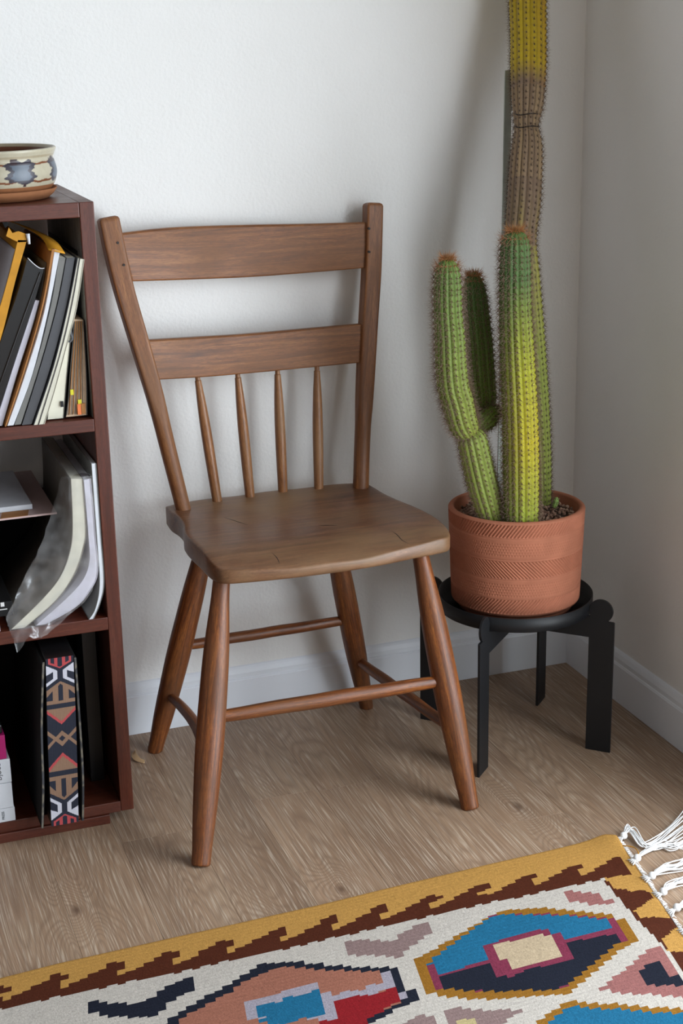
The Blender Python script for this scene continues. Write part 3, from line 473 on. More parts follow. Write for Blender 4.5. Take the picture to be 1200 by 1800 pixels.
t = thing('black_case', 'small black case on top of the magenta box', 'box', (-1.12, -.2, .1703)); MB().box((-1.22, -.280, .1703), (-1.058, -.12, .184)).build('box_body', M['blk'], t, bevel=.002)
t = thing('hardback', 'white hardback with black vertical lettering directly under the magenta box', 'book', (-1.12, -.2, .0945), 'white hardbacks in the bottom stack')
MB().box((-1.22, -.285, .0945), (-1.0515, -.11, .1320)).build('page_block', M['paper'], t, bevel=.001)
text('DJOUD', .009, M['ink'], t, (-1.0655, -.2853, .100), (math.pi / 2, -math.pi / 2, 0))
t = thing('hardback', 'white hardback lettered PRESS at the bottom of the small stack', 'book', (-1.12, -.2, Z4), 'white hardbacks in the bottom stack')
MB().box((-1.22, -.285, .0325), (-1.0510, -.11, .0540)).build('spine_base', M['paper'], t, bevel=.0006); MB().box((-1.22, -.285, .0542), (-1.0520, -.11, .0938)).build('page_block', M['paper'], t, bevel=.001)
text('PRESS', .0052, M['ink'], t, (-1.0665, -.2853, .0365), (math.pi / 2, -math.pi / 2, 0))
# ================================================================ BOWL ON SAUCER
bc0 = (-.990, -.180, ZT)
sa = MB().lathe([(.0, .001), (.066, .0), (.072, .001), (.079, .007), (.0835, .0135), (.0825, .0145), (.080, .0125), (.070, .006), (.0, .005)], bc0, 72).build('saucer', M['clay'], loc=bc0)
tag(sa, 'flat unglazed clay saucer under the glazed bowl on the bookcase', 'saucer')
prof = smooth_path([(.060, 0, .0062), (.072, 0, .008), (.0765, 0, .014), (.0815, 0, .022), (.0845, 0, .032), (.0845, 0, .040), (.0820, 0, .050), (.0805, 0, .054), (.0825, 0, .060), (.0850, 0, .0655), (.0845, 0, .068), (.0815, 0, .0675), (.0790, 0, .060), (.0790, 0, .040), (.074, 0, .018), (.050, 0, .012), (.001, 0, .011)], 12)
m = MB(); m.lathe([(p.x, p.z) for p in prof], bc0, 360)
cols = []
for i, p in enumerate(prof):
    for k in range(360):
        a = 2 * math.pi * k / 360; z = p.z; inside = i > 132
        cr = lin('ada691')
        wob = .0008 * math.sin(a * 9) + .0006 * math.sin(a * 23 + 1)
        if inside: c = lin('6b3d25') if z < .064 else lin('a89c82')
        elif z < .0205: c = lin('8f5f40')
        else:
            c = cr
            if abs(z - .0275 - wob) < .0014 or abs(z - .0505 - wob) < .0012: c = lin('6e3f24')
            if .0015 > abs(z - .0585): c = lin('9b9078')
            ph = ((math.degrees(a) + 72 + 25.71 + 360) % 51.43) - 25.71        # seven blotches
            wz = 13.5 + 2.4 * math.sin(z * 420) + 1.1 * math.sin(z * 1150 + 1)
            if .0255 + .002 * math.sin(a * 17) < z < .0525 + .0035 * math.sin(a * 13) ** 2 and abs(ph) < wz: c = lin('2f2b36') if (abs(ph) > wz * .62 or z < .029 or z > .049) else lin('4a5563')
            if abs(ph + 6) < 3.2 and .050 < z < .057: c = lin('33242a')
            if abs(ph - 3) < 1.8 and .021 < z < .026: c = lin('33242a')
            
        cols.append((*c, 1))
bo = m.build('bowl', M['vglaze'], loc=bc0, colors=cols); tag(bo, 'cream stoneware bowl with blue-black brush blotches and brown bands on the bookcase', 'bowl')
# ================================================================ CHAIR
ch = thing('side_chair', 'old brown wooden chair with plank seat, two curved back rails and four spindles', 'chair', (-.606, -.22, 0))
# seat: plan outline, saddled top, rolled front
OUT = [(-.751, -.056), (-.725, -.0455), (-.674, -.044), (-.603, -.042), (-.549, -.042), (-.487, -.045), (-.436, -.051), (-.413, -.062), (-.408, -.09), (-.406, -.125), (-.398, -.165), (-.386, -.205), (-.377, -.25), (-.3755, -.290), (-.379, -.325), (-.390, -.350), (-.415, -.358), (-.45, -.364), (-.5, -.375), (-.546, -.380), (-.60, -.380), (-.64, -.378), (-.677, -.374), (-.715, -.368), (-.737, -.362), (-.748, -.350), (-.753, -.32), (-.7545, -.28), (-.7575, -.23), (-.7565, -.195), (-.7480, -.155), (-.7475, -.120), (-.752, -.09)]
ol = smooth_path([(x, y, 0) for x, y in OUT + [OUT[0]]], 5)[:-1]; cx, cy = -.57, -.20
def ztop(x, y):
    z = .4125
    if y < -.27: z -= .014 * min(1, ((-.27 - y) / .11)) ** 2
    z -= .0055 * math.exp(-((x + .57) / .13) ** 2 - ((y + .19) / .07) ** 2)
    z -= .004 * max(0, (x + .42) / .045) ** 2 if x > -.42 else 0
    return z + .0006 * math.sin(x * 60 + y * 35)
def zbot(x, y): return .3790 + (.003 * max(0, (-.33 - y) / .05) if y < -.33 else 0)
m = MB(); n = len(ol); rings = []
def ring(f, zf, inset=0):
    r = []
    for p in ol:
        d = Vector((p.x - cx, p.y - cy, 0)); q = Vector((cx, cy, 0)) + d * f - d.normalized() * inset; z = zf(q.x, q.y)
        r.append(m.addv((q.x, q.y, z), (q.y * .9 + 3, z, q.x)))
    rings.append(r)
for f in (.001, .2, .4, .55, .7, .8, .88, .94): ring(f, ztop)
ring(1, lambda x, y: ztop(x, y) - .0002, .0035); ring(1, lambda x, y: ztop(x, y) - .001, .0012); ring(1, lambda x, y: ztop(x, y) - .0030, .0)
ring(1, lambda x, y: zbot(x, y) + .004, .0); ring(1, lambda x, y: zbot(x, y) + .001, .0015); ring(1, zbot, .004); ring(.5, zbot); ring(.001, zbot)
for a, b in zip(rings[:-1], rings[1:]):
    for k in range(n): m.face((a[k], a[(k + 1) % n], b[(k + 1) % n], b[k]))
seat = m.build('seat', M['seat'], ch)
for pts in ([(-.470, -.296), (-.463, -.320), (-.462, -.345), (-.452, -.362)], [(-.662, -.318), (-.657, -.345), (-.660, -.371)], [(-.690, -.125), (-.668, -.165), (-.650, -.20)], [(-.56, -.235), (-.545, -.245), (-.528, -.252)]):
    m = MB(); P = smooth_path([(x, y, ztop(x, y) - .0006) for x, y in pts], 4); m.tube(P, [.0002 + .0008 * math.sin(math.pi * (i + .5) / len(P)) for i in range(len(P))], 6); m.build('crack', M['nail'], seat)
def sq(t, a, lo=.25):       # section: squarish at the top, round at the foot
    k = max(0, min(1, (t - lo) / .35)); c, s_ = abs(math.cos(a)), abs(math.sin(a)); p = 2 + 11 * k
    return 1.0 / ((c ** p + s_ ** p) ** (1 / p)) * (1 - .06 * k)
for key in ('postL', 'postR'):
    pts = [Vector(p) for p, r in D[key]]; rr = [r for p, r in D[key]]
    pts[0] = pts[0] + (pts[0] - pts[1]).normalized() * .012
    P = smooth_path(pts, 6); R = [x.x for x in smooth_path([(r, 0, 0) for r in rr], 6)]
    end = (P[-1] - P[-2]).normalized()
    P += [P[-1] + end * .003, P[-1] + end * .0048]; R += [R[-1] * .9, R[-1] * .66]
    po = MB().tube(P, R, 56, sq).build('back_post', M['rail'], ch)
    for q in D['nails'][:2] if key == 'postL' else D['nails'][2:]:
        m = MB(); m.lathe([(.0001, 0), (.0021, 0)], (0, 0, 0), 10)
        m = MB(); m.tube([(q[0], q[1] - .0002, q[2]), (q[0], q[1] + .006, q[2])], [.0019, .0019], 10); m.build('nail', M['nail'], po)
def rail(T, B, th, back=.5):
    T = smooth_path(T, 8); B = smooth_path(B, 8); m = MB(); prev = None; L = 0; o = random.random() * 3
    for i, (a, b) in enumerate(zip(T, B)):
        if i: L += (a - T[i - 1]).length
        up = (a - b); H = up.length; r = []
        for s_, y in ((0, -th / 2), (.04, -th / 2 - .0006), (.5, -th / 2 - .0010), (.96, -th / 2 - .0006), (1, -th / 2), (1.006, 0), (1, th / 2), (.5, th / 2), (0, th / 2), (-.006, 0)):
            p = b + up * s_ + Vector((0, y, 0)); r.append(m.addv(p, (y + o, s_ * H + o, L)))
        if prev:
            for k in range(10): m.face((prev[k], prev[(k + 1) % 10], r[(k + 1) % 10], r[k]))
        else: m.face(r, False)
        prev = r
    m.face(prev[::-1], False); return m.build('back_rail', M['rail'], ch, bevel=0)
rail(D['rail1t'], D['rail1b'], .012); rail(D['rail2t'], D['rail2b'], .012)
for a, b in D['spind']:
    a, b = Vector(a), Vector(b); a = a + (a - b).normalized() * .008; f = [0, .12, .28, .45, .62, .78, .88, .93, .945, .95, 1.0]; rr = [.0078, .0080, .0084, .0086, .0082, .0070, .0058, .0052, .0050, .0040, .0040]
    P = smooth_path([a.lerp(b, t) for t in f], 3); R = [max(.001, x.x) for x in smooth_path([(r, 0, 0) for r in rr], 3)]
    MB().tube(P, R, 18).build('spindle', M['chair'], ch)
for k in ('FL', 'FR', 'BL', 'BR'):
    a, b = (Vector(p) for p in D['leg' + k]); f = [0, .004, .06, .18, .33, .50, .66, .80, .92, 1.0]
    rr = [.0122, .0134, .0142, .0168, .0195, .0202, .0193, .0165, .0130, .0118] if k[0] == 'F' else [.0110, .0120, .0130, .0160, .0182, .0190, .0182, .0162, .0140, .0125]
    P = smooth_path([a.lerp(b, t) for t in f], 4); R = [x.x for x in smooth_path([(r, 0, 0) for r in rr], 4)]
    wob = random.random() * 6
    mm = MB(); mm.tube(P, R, 28, lambda t, an: 1 + .02 * math.sin(an * 2 + wob) + .008 * math.sin(t * 30 + wob))
    mm.v = [(x, y, max(z, 0.0)) for x, y, z in mm.v]
    mm.build('leg', M['leg'], ch)
def stretch(P, r0, r1):
    P = smooth_path(P, 8); n = len(P); R = [r0 + (r1 - r0) * math.sin(math.pi * i / (n - 1)) ** .6 for i in range(n)]
    MB().tube(P, R, 16, lambda t, an: 1 + .03 * math.sin(t * 23 + an)).build('stretcher', M['leg'], ch)
def ext(a, b, e=.004): a, b = Vector(a), Vector(b); d = (b - a).normalized() * e; return a - d, b + d
a, b = ext(*D['strF']); stretch([a, a.lerp(b, .33), a.lerp(b, .66), b], .0075, .0110)
a, b = ext(*D['strB']); stretch([a, a.lerp(b, .33), a.lerp(b, .66), b], .0072, .0092)
a, b = ext(*D['strR']); stretch([a, a.lerp(b, .33), a.lerp(b, .66), b], .0066, .0092)
a, b = ext(*D['strL']); stretch([a, a.lerp(b, .25) + Vector((.011, 0, .004)), a.lerp(b, .55) + Vector((.016, 0, .004)), a.lerp(b, .8) + Vector((.008, 0, 0)), b], .0062, .0088)
# ================================================================ PLANT STAND
PC = Vector((-.225, -.240, 0))
ps = thing('plant_stand', 'black metal plant stand with round tray and four flat legs topped by discs', 'plant stand', PC)
MB().lathe([(.001, .2325), (.1225, .2325), (.1245, .2335), (.1245, .2560), (.1228, .2560), (.1226, .2350), (.001, .2346)], PC, 96).build('tray', M['black'], ps)
circ = [(.1435 + .0195 * math.cos(t), .2425 + .0195 * math.sin(t)) for t in np.linspace(math.radians(-55), math.radians(172), 26)]
leg = [(.006, .196), (.125, .196), (.125, 0), (.166, 0), (.166, .2250), (.1635, .2262), (.156, .2262)] + circ + [(.1262, .2322), (.006, .2322)]
for q in range(4):
    an = math.radians(45 + 90 * q); d = Vector((math.cos(an), math.sin(an), 0)); nn = Vector((-d.y, d.x, 0)) * .0042
    MB().prism(leg, lambda p: PC + d * p[0] + Vector((0, 0, p[1])) - nn * .5, nn).build('leg', M['black'], ps, bevel=.0004)
# ================================================================ POT
ANG = math.atan2(2.10, 1.034)
def relief(s, z):   # s: arc length 0..1 around, z height 0..1 from rim (0) to base (1)
    d = 0.0; nl = 118; p = z * 784 + 325
    def groove(x, w): return -math.exp(-(x / w) ** 2)
    for pl in (455, 622, 786, 946): d += .00055 * groove((p - pl), 5)
    if 345 < p < 442 or 952 < p < 1060: ph = (s * nl + (p - 395) / (38.0 if p < 500 else 30.0)) % 1; d += .0019 * (math.cos(2 * math.pi * ph) * .5 - .5)
    elif 636 < p < 772: ph = (s * nl - (p - 700) / 28.0) % 1; d += .0021 * (math.cos(2 * math.pi * ph) * .5 - .5)
    for lo, rows in ((488, 5), (815, 5)):
        if lo < p < lo + rows * 22:
            r = (p - lo) / 22; j = int(r); fy = r - j - .5; fx = ((s * 150 + .5 * (j % 2)) % 1) - .5; q = fx * fx + fy * fy
            d -= .0011 * math.exp(-q / .035)
    return d
m = MB(); SG = 900; rowz = [i / 190 for i in range(191)]; prev = None
cA, sA = math.cos(ANG), math.sin(ANG)
def potv(r, a, z): x, y = r * math.cos(a) * .93, r * math.sin(a); return (PC.x + x * cA - y * sA, PC.y + x * sA + y * cA, z)
outer = []
for z in rowz:
    rb = .1085 - .0055 * z; h = .4030 - .160 * z
    e = max(0, 1 - z / .025); rb -= .0030 * e * e; e2 = max(0, (z - .93) / .07); rb -= .010 * e2 ** 2.2
    outer.append([m.addv(potv(rb + relief(k / SG, z), 2 * math.pi * k / SG, h)) for k in range(SG)])
low = [[m.addv(potv(r, 2 * math.pi * k / SG, h)) for k in range(SG)] for r, h in ((.092, .2405), (.091, .2352), (.001, .2350))]
inn = [[m.addv(potv(r, 2 * math.pi * k / SG, h)) for k in range(SG)] for r, h in ((.1030, .4040), (.1000, .4030), (.0985, .4000), (.0975, .37), (.001, .368))]
seq = low[::-1] + outer[::-1] + inn
for a, b in zip(seq[:-1], seq[1:]):
    for k in range(SG): m.face((a[k], a[(k + 1) % SG], b[(k + 1) % SG], b[k]))
pot = m.build('plant_pot', M['terra'], loc=(PC.x, PC.y, .235), fixn=True); tag(pot, 'round terracotta pot with carved chevron and dotted bands on the black stand', 'plant pot')
so = MB(); so.lathe([(.001, .3885), (.05, .3880), (.092, .386), (.092, .372), (.001, .372)], PC, 48, .93, 1, ANG); so = so.build('soil', M['soil'], pot); 
m = MB(); ico = bmesh.new(); bmesh.ops.create_icosphere(ico, subdivisions=1, radius=1); iv = [v.co.copy() for v in ico.verts]; ifc = [[v.index for v in f.verts] for f in ico.faces]; ico.free()
for i in range(900):
    r = .090 * math.sqrt(random.random()); a = random.random() * 6.283; s_ = random.uniform(.0014, .0036); x, y, _ = potv(r, a, 0); z = .388 + random.uniform(0, .004)
    b0 = len(m.v); sc = [random.uniform(.7, 1.2) for _ in range(3)]
    for c in iv: m.addv((x + c.x * s_ * sc[0] * random.uniform(.8, 1.15), y + c.y * s_ * sc[1], z + c.z * s_ * sc[2]))
    for f in ifc: m.face([b0 + k for k in f], False)
g = m.build('gravel', M['gravel'], pot, fixn=False); g['kind'] = 'stuff'
# ================================================================ CACTUS
ct = thing('column_cactus', 'tall multi-stemmed column cactus, green and yellow with a brown scarred neck', 'cactus', (PC.x, PC.y, .388))
def mixc(a, b, t): t = max(0, min(1, t)); return tuple(x + (y - x) * t for x, y in zip(a, b))
GR, YG, YL, SHADE_GR, BR, OR = lin('53743a'), lin('8c9e38'), lin('cbbd28'), lin('3a5c2a'), lin('8a735e'), lin('cc9038')
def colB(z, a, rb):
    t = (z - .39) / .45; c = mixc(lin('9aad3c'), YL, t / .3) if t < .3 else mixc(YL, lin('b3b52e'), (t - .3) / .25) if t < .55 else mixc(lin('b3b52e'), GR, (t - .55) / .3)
    c = mixc(c, SHADE_GR, .75 * max(0, math.cos(a - 3.0)) ** 1.2) ; return mixc(c, tuple(x * .62 for x in c), rb)  # left flank darker: shade away from the window put into the skin colour
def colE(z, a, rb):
    t = (z - .53) / .27; c = mixc(lin('939f3f'), lin('63823a'), t); c = mixc(c, SHADE_GR, .35 * max(0, math.cos(a - 3.0))); return mixc(c, tuple(x * .55 for x in c), rb)  # same painted shade on the left side, weaker
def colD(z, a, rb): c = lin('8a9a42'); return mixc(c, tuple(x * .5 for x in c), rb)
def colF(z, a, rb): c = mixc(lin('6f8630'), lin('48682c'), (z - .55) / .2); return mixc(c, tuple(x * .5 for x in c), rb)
def colA(z, a, rb):
    k = .5 + .5 * math.sin(a * 3 + z * 9) * math.sin(a * 7 + z * 23)
    if z < .80: c = mixc(lin('98a648'), lin('9c9444'), (z - .6) / .2)
    elif z < .90: c = mixc(mixc(lin('9c8a3c'), BR, k * 1.4), BR, (z - .80) / .1)
    elif z < 1.035: c = mixc(mixc(lin('a88e6a'), BR, k), lin('54402f'), rb)
    else: c = mixc(mixc(BR, lin('c9ae22'), (z - 1.035) / .03 - .3 * k), OR, .5 * k * max(0, math.cos(a + .6)))
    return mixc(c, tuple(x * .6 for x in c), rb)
def stem(pts, name, nr, colf, spc=.0088, slen=.0085, rib=.10, tipcol=None, scol='6b4d3c', seed=1, cap=False, skip=None):
    rnd = np.random.default_rng(seed)
    P = smooth_path([(p[0], p[1], p[2]) for p in pts], 10); R = [max(.0006, q.x) for q in smooth_path([(p[3], 0, 0) for p in pts], 10)]
    cum = [0]
    for i in range(1, len(P)): cum.append(cum[-1] + (P[i] - P[i - 1]).length)
    T = cum[-1]; nrow = max(6, int(T / .0024)); rows = []
    for j in range(nrow + 1):
        s_ = T * j / nrow; i = max(0, min(len(P) - 2, int(np.searchsorted(cum, s_)) - 1)); f = (s_ - cum[i]) / max(1e-9, cum[i + 1] - cum[i])
        rows.append((P[i].lerp(P[i + 1], f), R[i] + (R[i + 1] - R[i]) * f, s_))
    m = MB(); seg = nr * 8; prev = None; cols = []; sm = MB(); scols = []; frames = []
    for j, (p, r, s_) in enumerate(rows):
        t = (rows[min(j + 2, nrow)][0] - rows[max(j - 2, 0)][0]).normalized()
        ax = Vector((1, 0, 0)); ax = (ax - t * t.dot(ax)).normalized(); ay = t.cross(ax)
        frames.append((p, r, t, ax, ay)); rg = []
        for k in range(seg):
            a = 2 * math.pi * k / seg; c = math.cos(a * nr)
            prof = (abs(math.cos(a * nr / 2)) ** .8) * 2 - 1
            tub = 1 + .022 * math.cos(2 * math.pi * s_ / spc) * max(0, c)
            q = r * (1 - rib * .5 + rib * .5 * prof) * tub
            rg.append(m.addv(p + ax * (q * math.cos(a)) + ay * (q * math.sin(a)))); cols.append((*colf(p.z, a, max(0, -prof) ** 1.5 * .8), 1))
        if prev:
            for k in range(seg): m.face((prev[k], prev[(k + 1) % seg], rg[(k + 1) % seg], rg[k]))
        elif cap: m.face(rg[::-1], False)
        prev = rg
    m.face(prev)
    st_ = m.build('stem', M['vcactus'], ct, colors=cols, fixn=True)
    base = lin(scol); nA = int(T / spc)
    def spine(o, d, L, w_, c1, c2):
        d = d.normalized(); e = d.orthogonal().normalized(); f = d.cross(e); b0 = len(sm.v)
        for q in range(3): an = q * 2.094; sm.addv(o + e * (w_ * math.cos(an)) + f * (w_ * math.sin(an))); scols.append((*c1, 1))
        sm.addv(o + d * L); scols.append((*c2, 1))
        for q in range(3): sm.face((b0 + q, b0 + (q + 1) % 3, b0 + 3), False)
    for jj in range(nA + 1):
        s_ = jj * spc
        if s_ > T: break
        j = min(nrow, int(s_ / T * nrow)); p, r, t, ax, ay = frames[j]
        tip = max(0, 1 - (T - s_) / .022) if not skip else 0
        for k in range(nr):
            a = 2 * math.pi * (k / nr); nrm = ax * math.cos(a) + ay * math.sin(a); o = p + nrm * r * 1.0; tan = t.cross(nrm)
            cA_ = lin('40322a')
            spine(o - nrm * .0002 - t * .0008, nrm, .0014, .0009, cA_, cA_)
            for q in range(8 if slen > .006 else 4):
                an = q * .8 + rnd.random() * .5; spread = .9 if q else .15
                d = nrm + (tan * math.cos(an) + t * math.sin(an)) * spread * (1.1 + .5 * rnd.random()) + t * .8 * tip
                c1 = mixc(base, lin('a86a3c'), tip * 1.2); c2 = mixc(lin('a89484'), lin('b98452'), tip)
                spine(o, d, slen * (.65 + .75 * rnd.random()) * (1 + .25 * tip), .00033, c1, c2)
    if not skip:
        p, r, t, ax, ay = frames[-1]
        for q in range(150):
            an = rnd.random() * 6.283; rr_ = rnd.random() ** .5 * .012; o = p - t * (rr_ ** 2 * 45) + (ax * math.cos(an) + ay * math.sin(an)) * rr_
            spine(o, t * 1.2 + (ax * math.cos(an) + ay * math.sin(an)) * (rr_ / .012) + Vector(rnd.normal(size=3)) * .25, .008 * (.7 + rnd.random() * .6), .00035, lin('8a5a34'), lin('c39a6c'))
    s2 = sm.build('spines', M['vspine'], st_, colors=scols, fixn=False); s2['kind'] = 'stuff'
    return st_
K = D['cactus']
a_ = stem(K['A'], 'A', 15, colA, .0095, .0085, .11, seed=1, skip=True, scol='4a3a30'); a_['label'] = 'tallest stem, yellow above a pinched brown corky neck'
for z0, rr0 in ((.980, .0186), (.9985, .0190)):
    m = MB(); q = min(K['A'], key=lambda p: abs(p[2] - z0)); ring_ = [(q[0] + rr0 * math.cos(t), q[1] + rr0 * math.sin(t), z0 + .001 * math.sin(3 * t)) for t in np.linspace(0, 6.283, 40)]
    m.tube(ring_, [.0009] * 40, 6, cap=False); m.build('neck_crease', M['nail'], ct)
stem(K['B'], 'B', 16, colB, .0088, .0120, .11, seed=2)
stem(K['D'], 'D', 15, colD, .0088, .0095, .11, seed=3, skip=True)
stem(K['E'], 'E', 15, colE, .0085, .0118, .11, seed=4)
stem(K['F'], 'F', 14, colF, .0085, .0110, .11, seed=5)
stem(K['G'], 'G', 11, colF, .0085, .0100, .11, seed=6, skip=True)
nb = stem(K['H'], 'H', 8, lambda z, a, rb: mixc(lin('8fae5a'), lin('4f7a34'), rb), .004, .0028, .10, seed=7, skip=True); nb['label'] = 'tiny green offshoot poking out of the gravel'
ks = K['stake']; m = MB(); a, b = Vector(ks[0][:3]), Vector(ks[1][:3]); a = a + (a - b).normalized() * .07
dd_ = (b - a).normalized(); sx = Vector((1, 0, 0)); sy = dd_.cross(sx).normalized(); ids = []
for p in (a, b):
    for u, v_ in ((-.0040, -.0015), (.0080, -.0015), (.0080, .0015), (-.0040, .0015)): ids.append(m.addv(p + sx * u + sy * v_))
for q in ((0, 1, 5, 4), (1, 2, 6, 5), (2, 3, 7, 6), (3, 0, 4, 7), (3, 2, 1, 0), (4, 5, 6, 7)): m.face([ids[i] for i in q], False)
stk = m.build('support_stake', M['stake'], loc=(a.x, a.y, a.z)); tag(stk, 'flat grey stake standing in the pot behind the tallest cactus stem', 'plant stake')
# ================================================================ RUG
COLS = {'mustard': lin('d3a055'), 'cream': lin('d8d0c6'), 'brown': lin('5b2d1c'), 'navy': lin('232735'), 'salmon': lin('b07460'), 'blue': lin('25749c'), 'red': lin('9b2229'), 'mauve': lin('9b827f'), 'maroon': lin('8c3a52'), 'gold': lin('a37128'), 'lilac': lin('b3acb8'), 'beige': lin('d2bc9c'), 'rose': lin('a9706c'), 'yellow': lin('cfbf8c')}
SK = .183
RX, RV = -.2358, .72
def ytop(x):
    xs = [p[0] for p in D['rugtop'][:-1]]; ys = [p[1] for p in D['rugtop'][:-1]]
    y = np.interp(x, xs, ys); y = np.where(x < -1.123, -.6324 + (x + 1.123) * -.01, y)
    return np.where(x > -.2538, -.5987 - (x + .2538) * .58, y)
cell = .0034; nu = int(1.45 / cell); nv = int(RV / cell)
U = RX - 1.45 + np.arange(nu + 1) * (1.45 / nu); Vv = np.arange(nv + 1) * (RV / nv)
def pos(u, v):
    yt = ytop(u); y = yt - v; x = u - SK * v; return x, y
UU, VV = np.meshgrid(U, Vv); X, Y = pos(UU, VV)
Z = .0052 + .0012 * np.sin(X * 9 + Y * 4) * np.sin(Y * 11) + .0004 * np.sin(X * 40) * np.sin(Y * 30)
Z += .005 * np.exp(-((X + .245) / .03) ** 2 - ((Y + .61) / .03) ** 2)
edge = np.minimum(VV, RX - UU); Z = np.where(edge < .002, Z * .55, Z)
m = MB(); nvx = nu + 1
for j in range(nv + 1):
    for i in range(nvx): m.v.append((X[j, i], Y[j, i], Z[j, i]))
m.g = m.v
for j in range(nv):
    for i in range(nu): q = j * nvx + i; m.f.append((q, q + nvx, q + nvx + 1, q + 1))
m.sm = [True] * len(m.f)
uc = (UU[:-1, :-1] + UU[1:, 1:]) / 2; vc = (VV[:-1, :-1] + VV[1:, 1:]) / 2; uc = uc.ravel(); vc = vc.ravel()
STEP = .0119; us = (np.floor(uc / STEP) + .5) * STEP
jit = np.sin(np.floor(vc / cell) * 12.9898) * 43758.5; jit = jit - np.floor(jit); us = us + (jit - .5) * .0012
xs, ys = pos(us, vc); x, y = pos(uc, vc)
C = np.tile(np.array(COLS['mustard']), (len(uc), 1))
colid = np.floor(uc / STEP).astype(int)
yc = -.7035 + .0022 * (colid % 2) + (ytop(us) - np.interp(us, [-1.12, -.25], [-.632, -.599])) * .5
fy = D['rugpoly']; fld = [(-.284, -.700), (-.284, -.700)]
bp_ = D['rugpoly'][-1][1]; (xa, ya), (xb, yb_) = bp_[-1], bp_[-4]; xr = xa + (ys - ya) * (xb - xa) / (yb_ - ya) + .003
T = .0722; h = ys - yc; ph = ((xs + .3288) / T) % 1.0; hmax = .0515
up = .017 + (hmax - .017) * ph
brown = (h < up) & (h >= 0) | ((ph < .09) & (h > .034) & (h < .046)) & (h >= 0)
brown &= ~((ph > .86) & (h > .019) & (h < .031)); brown |= (h >= 0) & (h < .012)
brown &= (x < -.2590 + SK * (ys + .652))
C[brown] = COLS['brown']
C[(h < 0) & (x < xr)] = COLS['cream']
def inpoly(P, px, py):
    r = np.zeros(len(px), bool); n = len(P)
    for i in range(n):
        x1, y1 = P[i]; x2, y2 = P[(i + 1) % n]
        if y1 == y2: continue
        c = ((y1 > py) != (y2 > py)) & (px < (x2 - x1) * (py - y1) / (y2 - y1) + x1); r ^= c
    return r
for name, P in D['rugpoly']:
    big = name not in ('lilac',)
    C[inpoly(P, xs if name != 'brown' else x, ys if name != 'brown' else y)] = COLS[name]
for rep in (1,):        # the pattern carries on beyond the frame to the left and below
    for name, P in D['rugpoly'][:9]:
        Q = [(a - .62, b - .02) for a, b in P]; C[inpoly(Q, xs, ys)] = COLS[name]
C = C * (.76 + .025 * np.sin(vc * 900) + .03 * RNG.normal(size=len(C)))[:, None]; C = np.clip(C, 0, 1)
rug = thing('kilim_rug', 'woven geometric rug, mustard and brown border around cream field with blue and salmon medallions', 'rug', (-.9, -.95, 0))
body = m.build('rug_body', M['vrug'], rug, facecol=np.c_[C, np.ones(len(C))], fixn=False)
mod = body.modifiers.new('s', 'SOLIDIFY'); mod.thickness = .0042; mod.offset = -1
mm = MB()
k = 0; tl = list(D['tassels'])
last = tl[-1]
for j in range(1, 12): tl.append([[p[0] - .0105 * j * .98, p[1] - .047 * j, p[2]] for p in last])
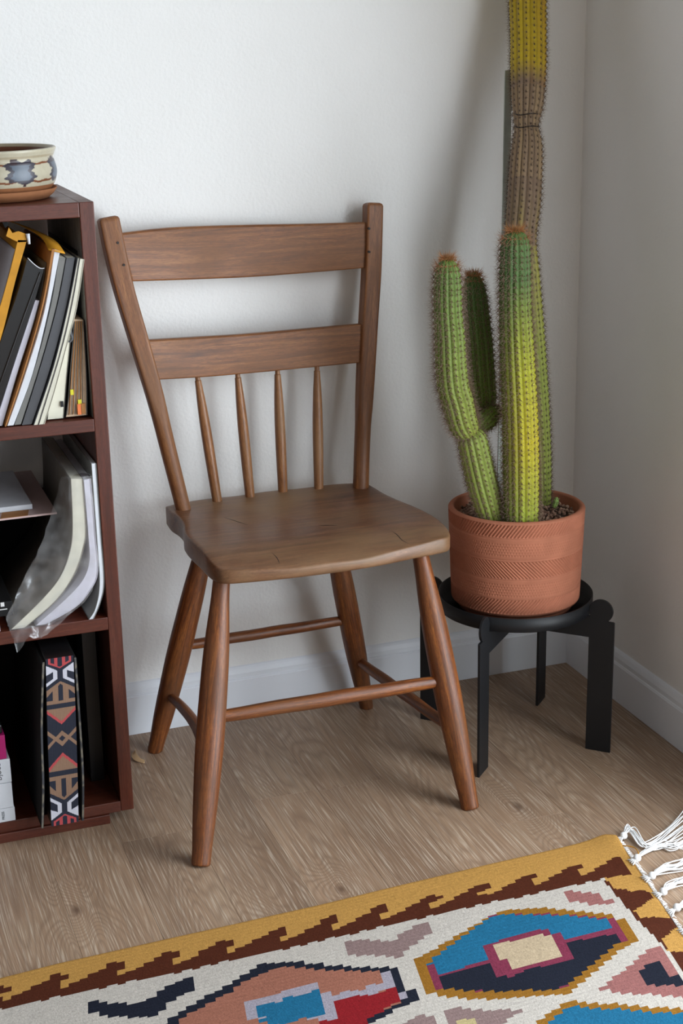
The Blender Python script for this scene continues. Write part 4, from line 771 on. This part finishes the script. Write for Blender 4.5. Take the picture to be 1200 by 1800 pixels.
for ti, P in enumerate(tl):
    m = MB(); P = [Vector(p) for p in P]; rnd = np.random.default_rng(50 + ti)
    root, kn = P[0], P[1]; kz = .0075
    kp = Vector((kn.x, kn.y, kz)); d0 = (P[2] - kn); d0.z = 0; d0.normalize()
    m.tube([kp - d0 * .0065, kp - d0 * .003, kp, kp + d0 * .003, kp + d0 * .0055], [.0022, .0050, .0058, .0046, .0026], 12)
    for a_s in range(4): m.tube([Vector((root.x - .004, root.y + .005 * (a_s - 1.5), .0055)), kp - d0 * .004], [.0011, .0013], 6)
    for q in range(13):
        o = Vector((rnd.normal() * .0022, rnd.normal() * .0022, 0)); pts = [kp]
        for i in range(2, len(P)):
            f = (i - 1) / (len(P) - 2); spread = 1 + 3.2 * f
            pts.append(Vector((P[i].x + o.x * spread + rnd.normal() * .0018, P[i].y + o.y * spread + rnd.normal() * .0018, .0022 + .004 * rnd.random() + (.006 if i == 2 and ti == 0 else 0))))
        e = pts[-1] + (pts[-1] - pts[-2]).normalized() * .03 + Vector((rnd.normal() * .006, rnd.normal() * .006, 0)); e.z = .0016; pts.append(e)
        sp_ = smooth_path(pts, 5); m.tube(sp_, [.00085] * len(sp_), 5)
    m.v = [(x_, y_, max(z_, .0004)) for x_, y_, z_ in m.v]
    m.build('tassel', M['fringe'], rug, fixn=False)
m = MB(); P = smooth_path([(-.243, -.635, .006), (-.232, -.650, .008), (-.236, -.668, .007), (-.248, -.676, .006)], 5); m.tube(P, [.0008] * len(P), 5); m.build('loose_thread', M['yellow'], rug)
m = MB()
for i in range(420):
    v_ = .01 + .70 * i / 420; x_, y_ = pos(np.array([RX]), np.array([v_])); x_ = float(x_[0]); y_ = float(y_[0]); L = random.uniform(.002, .007)
    m.tube([(x_ - .002, y_, .005), (x_ + L * .6, y_ + random.uniform(-.003, .003), .0045), (x_ + L, y_ + random.uniform(-.004, .004), .002)], [.0006, .0005, .0003], 4)
fz = m.build('edge_fuzz', M['fringe'], rug, fixn=False); fz['kind'] = 'stuff'
# ================================================================ WOOD SHAVING
m = MB(); P = smooth_path([(-.826, -.066, .002), (-.833, -.085, .003), (-.831, -.104, .002), (-.822, -.113, .001)], 5)
for i, p in enumerate(P):
    w_ = .0045 * math.sin(math.pi * (i + .6) / (len(P) + .4)); m.addv((p.x - w_, p.y, p.z + .002)); m.addv((p.x, p.y, p.z - .0005)); m.addv((p.x + w_, p.y + .001, p.z + .005))
for i in range(len(P) - 1):
    for k in (0, 1): q = i * 3 + k; m.face((q, q + 1, q + 4, q + 3))
zmin = min(v[2] for v in m.v); m.v = [(a, b, c - zmin + .0002) for a, b, c in m.v]
shv = m.build('wood_shaving', M['shaving'], loc=(-.828, -.09, 0)); so = shv.modifiers.new('s', 'SOLIDIFY'); so.thickness = .0004; so.offset = 1
tag(shv, 'small curled tan wood shaving on the floor beside the rear left chair leg', 'wood shaving')
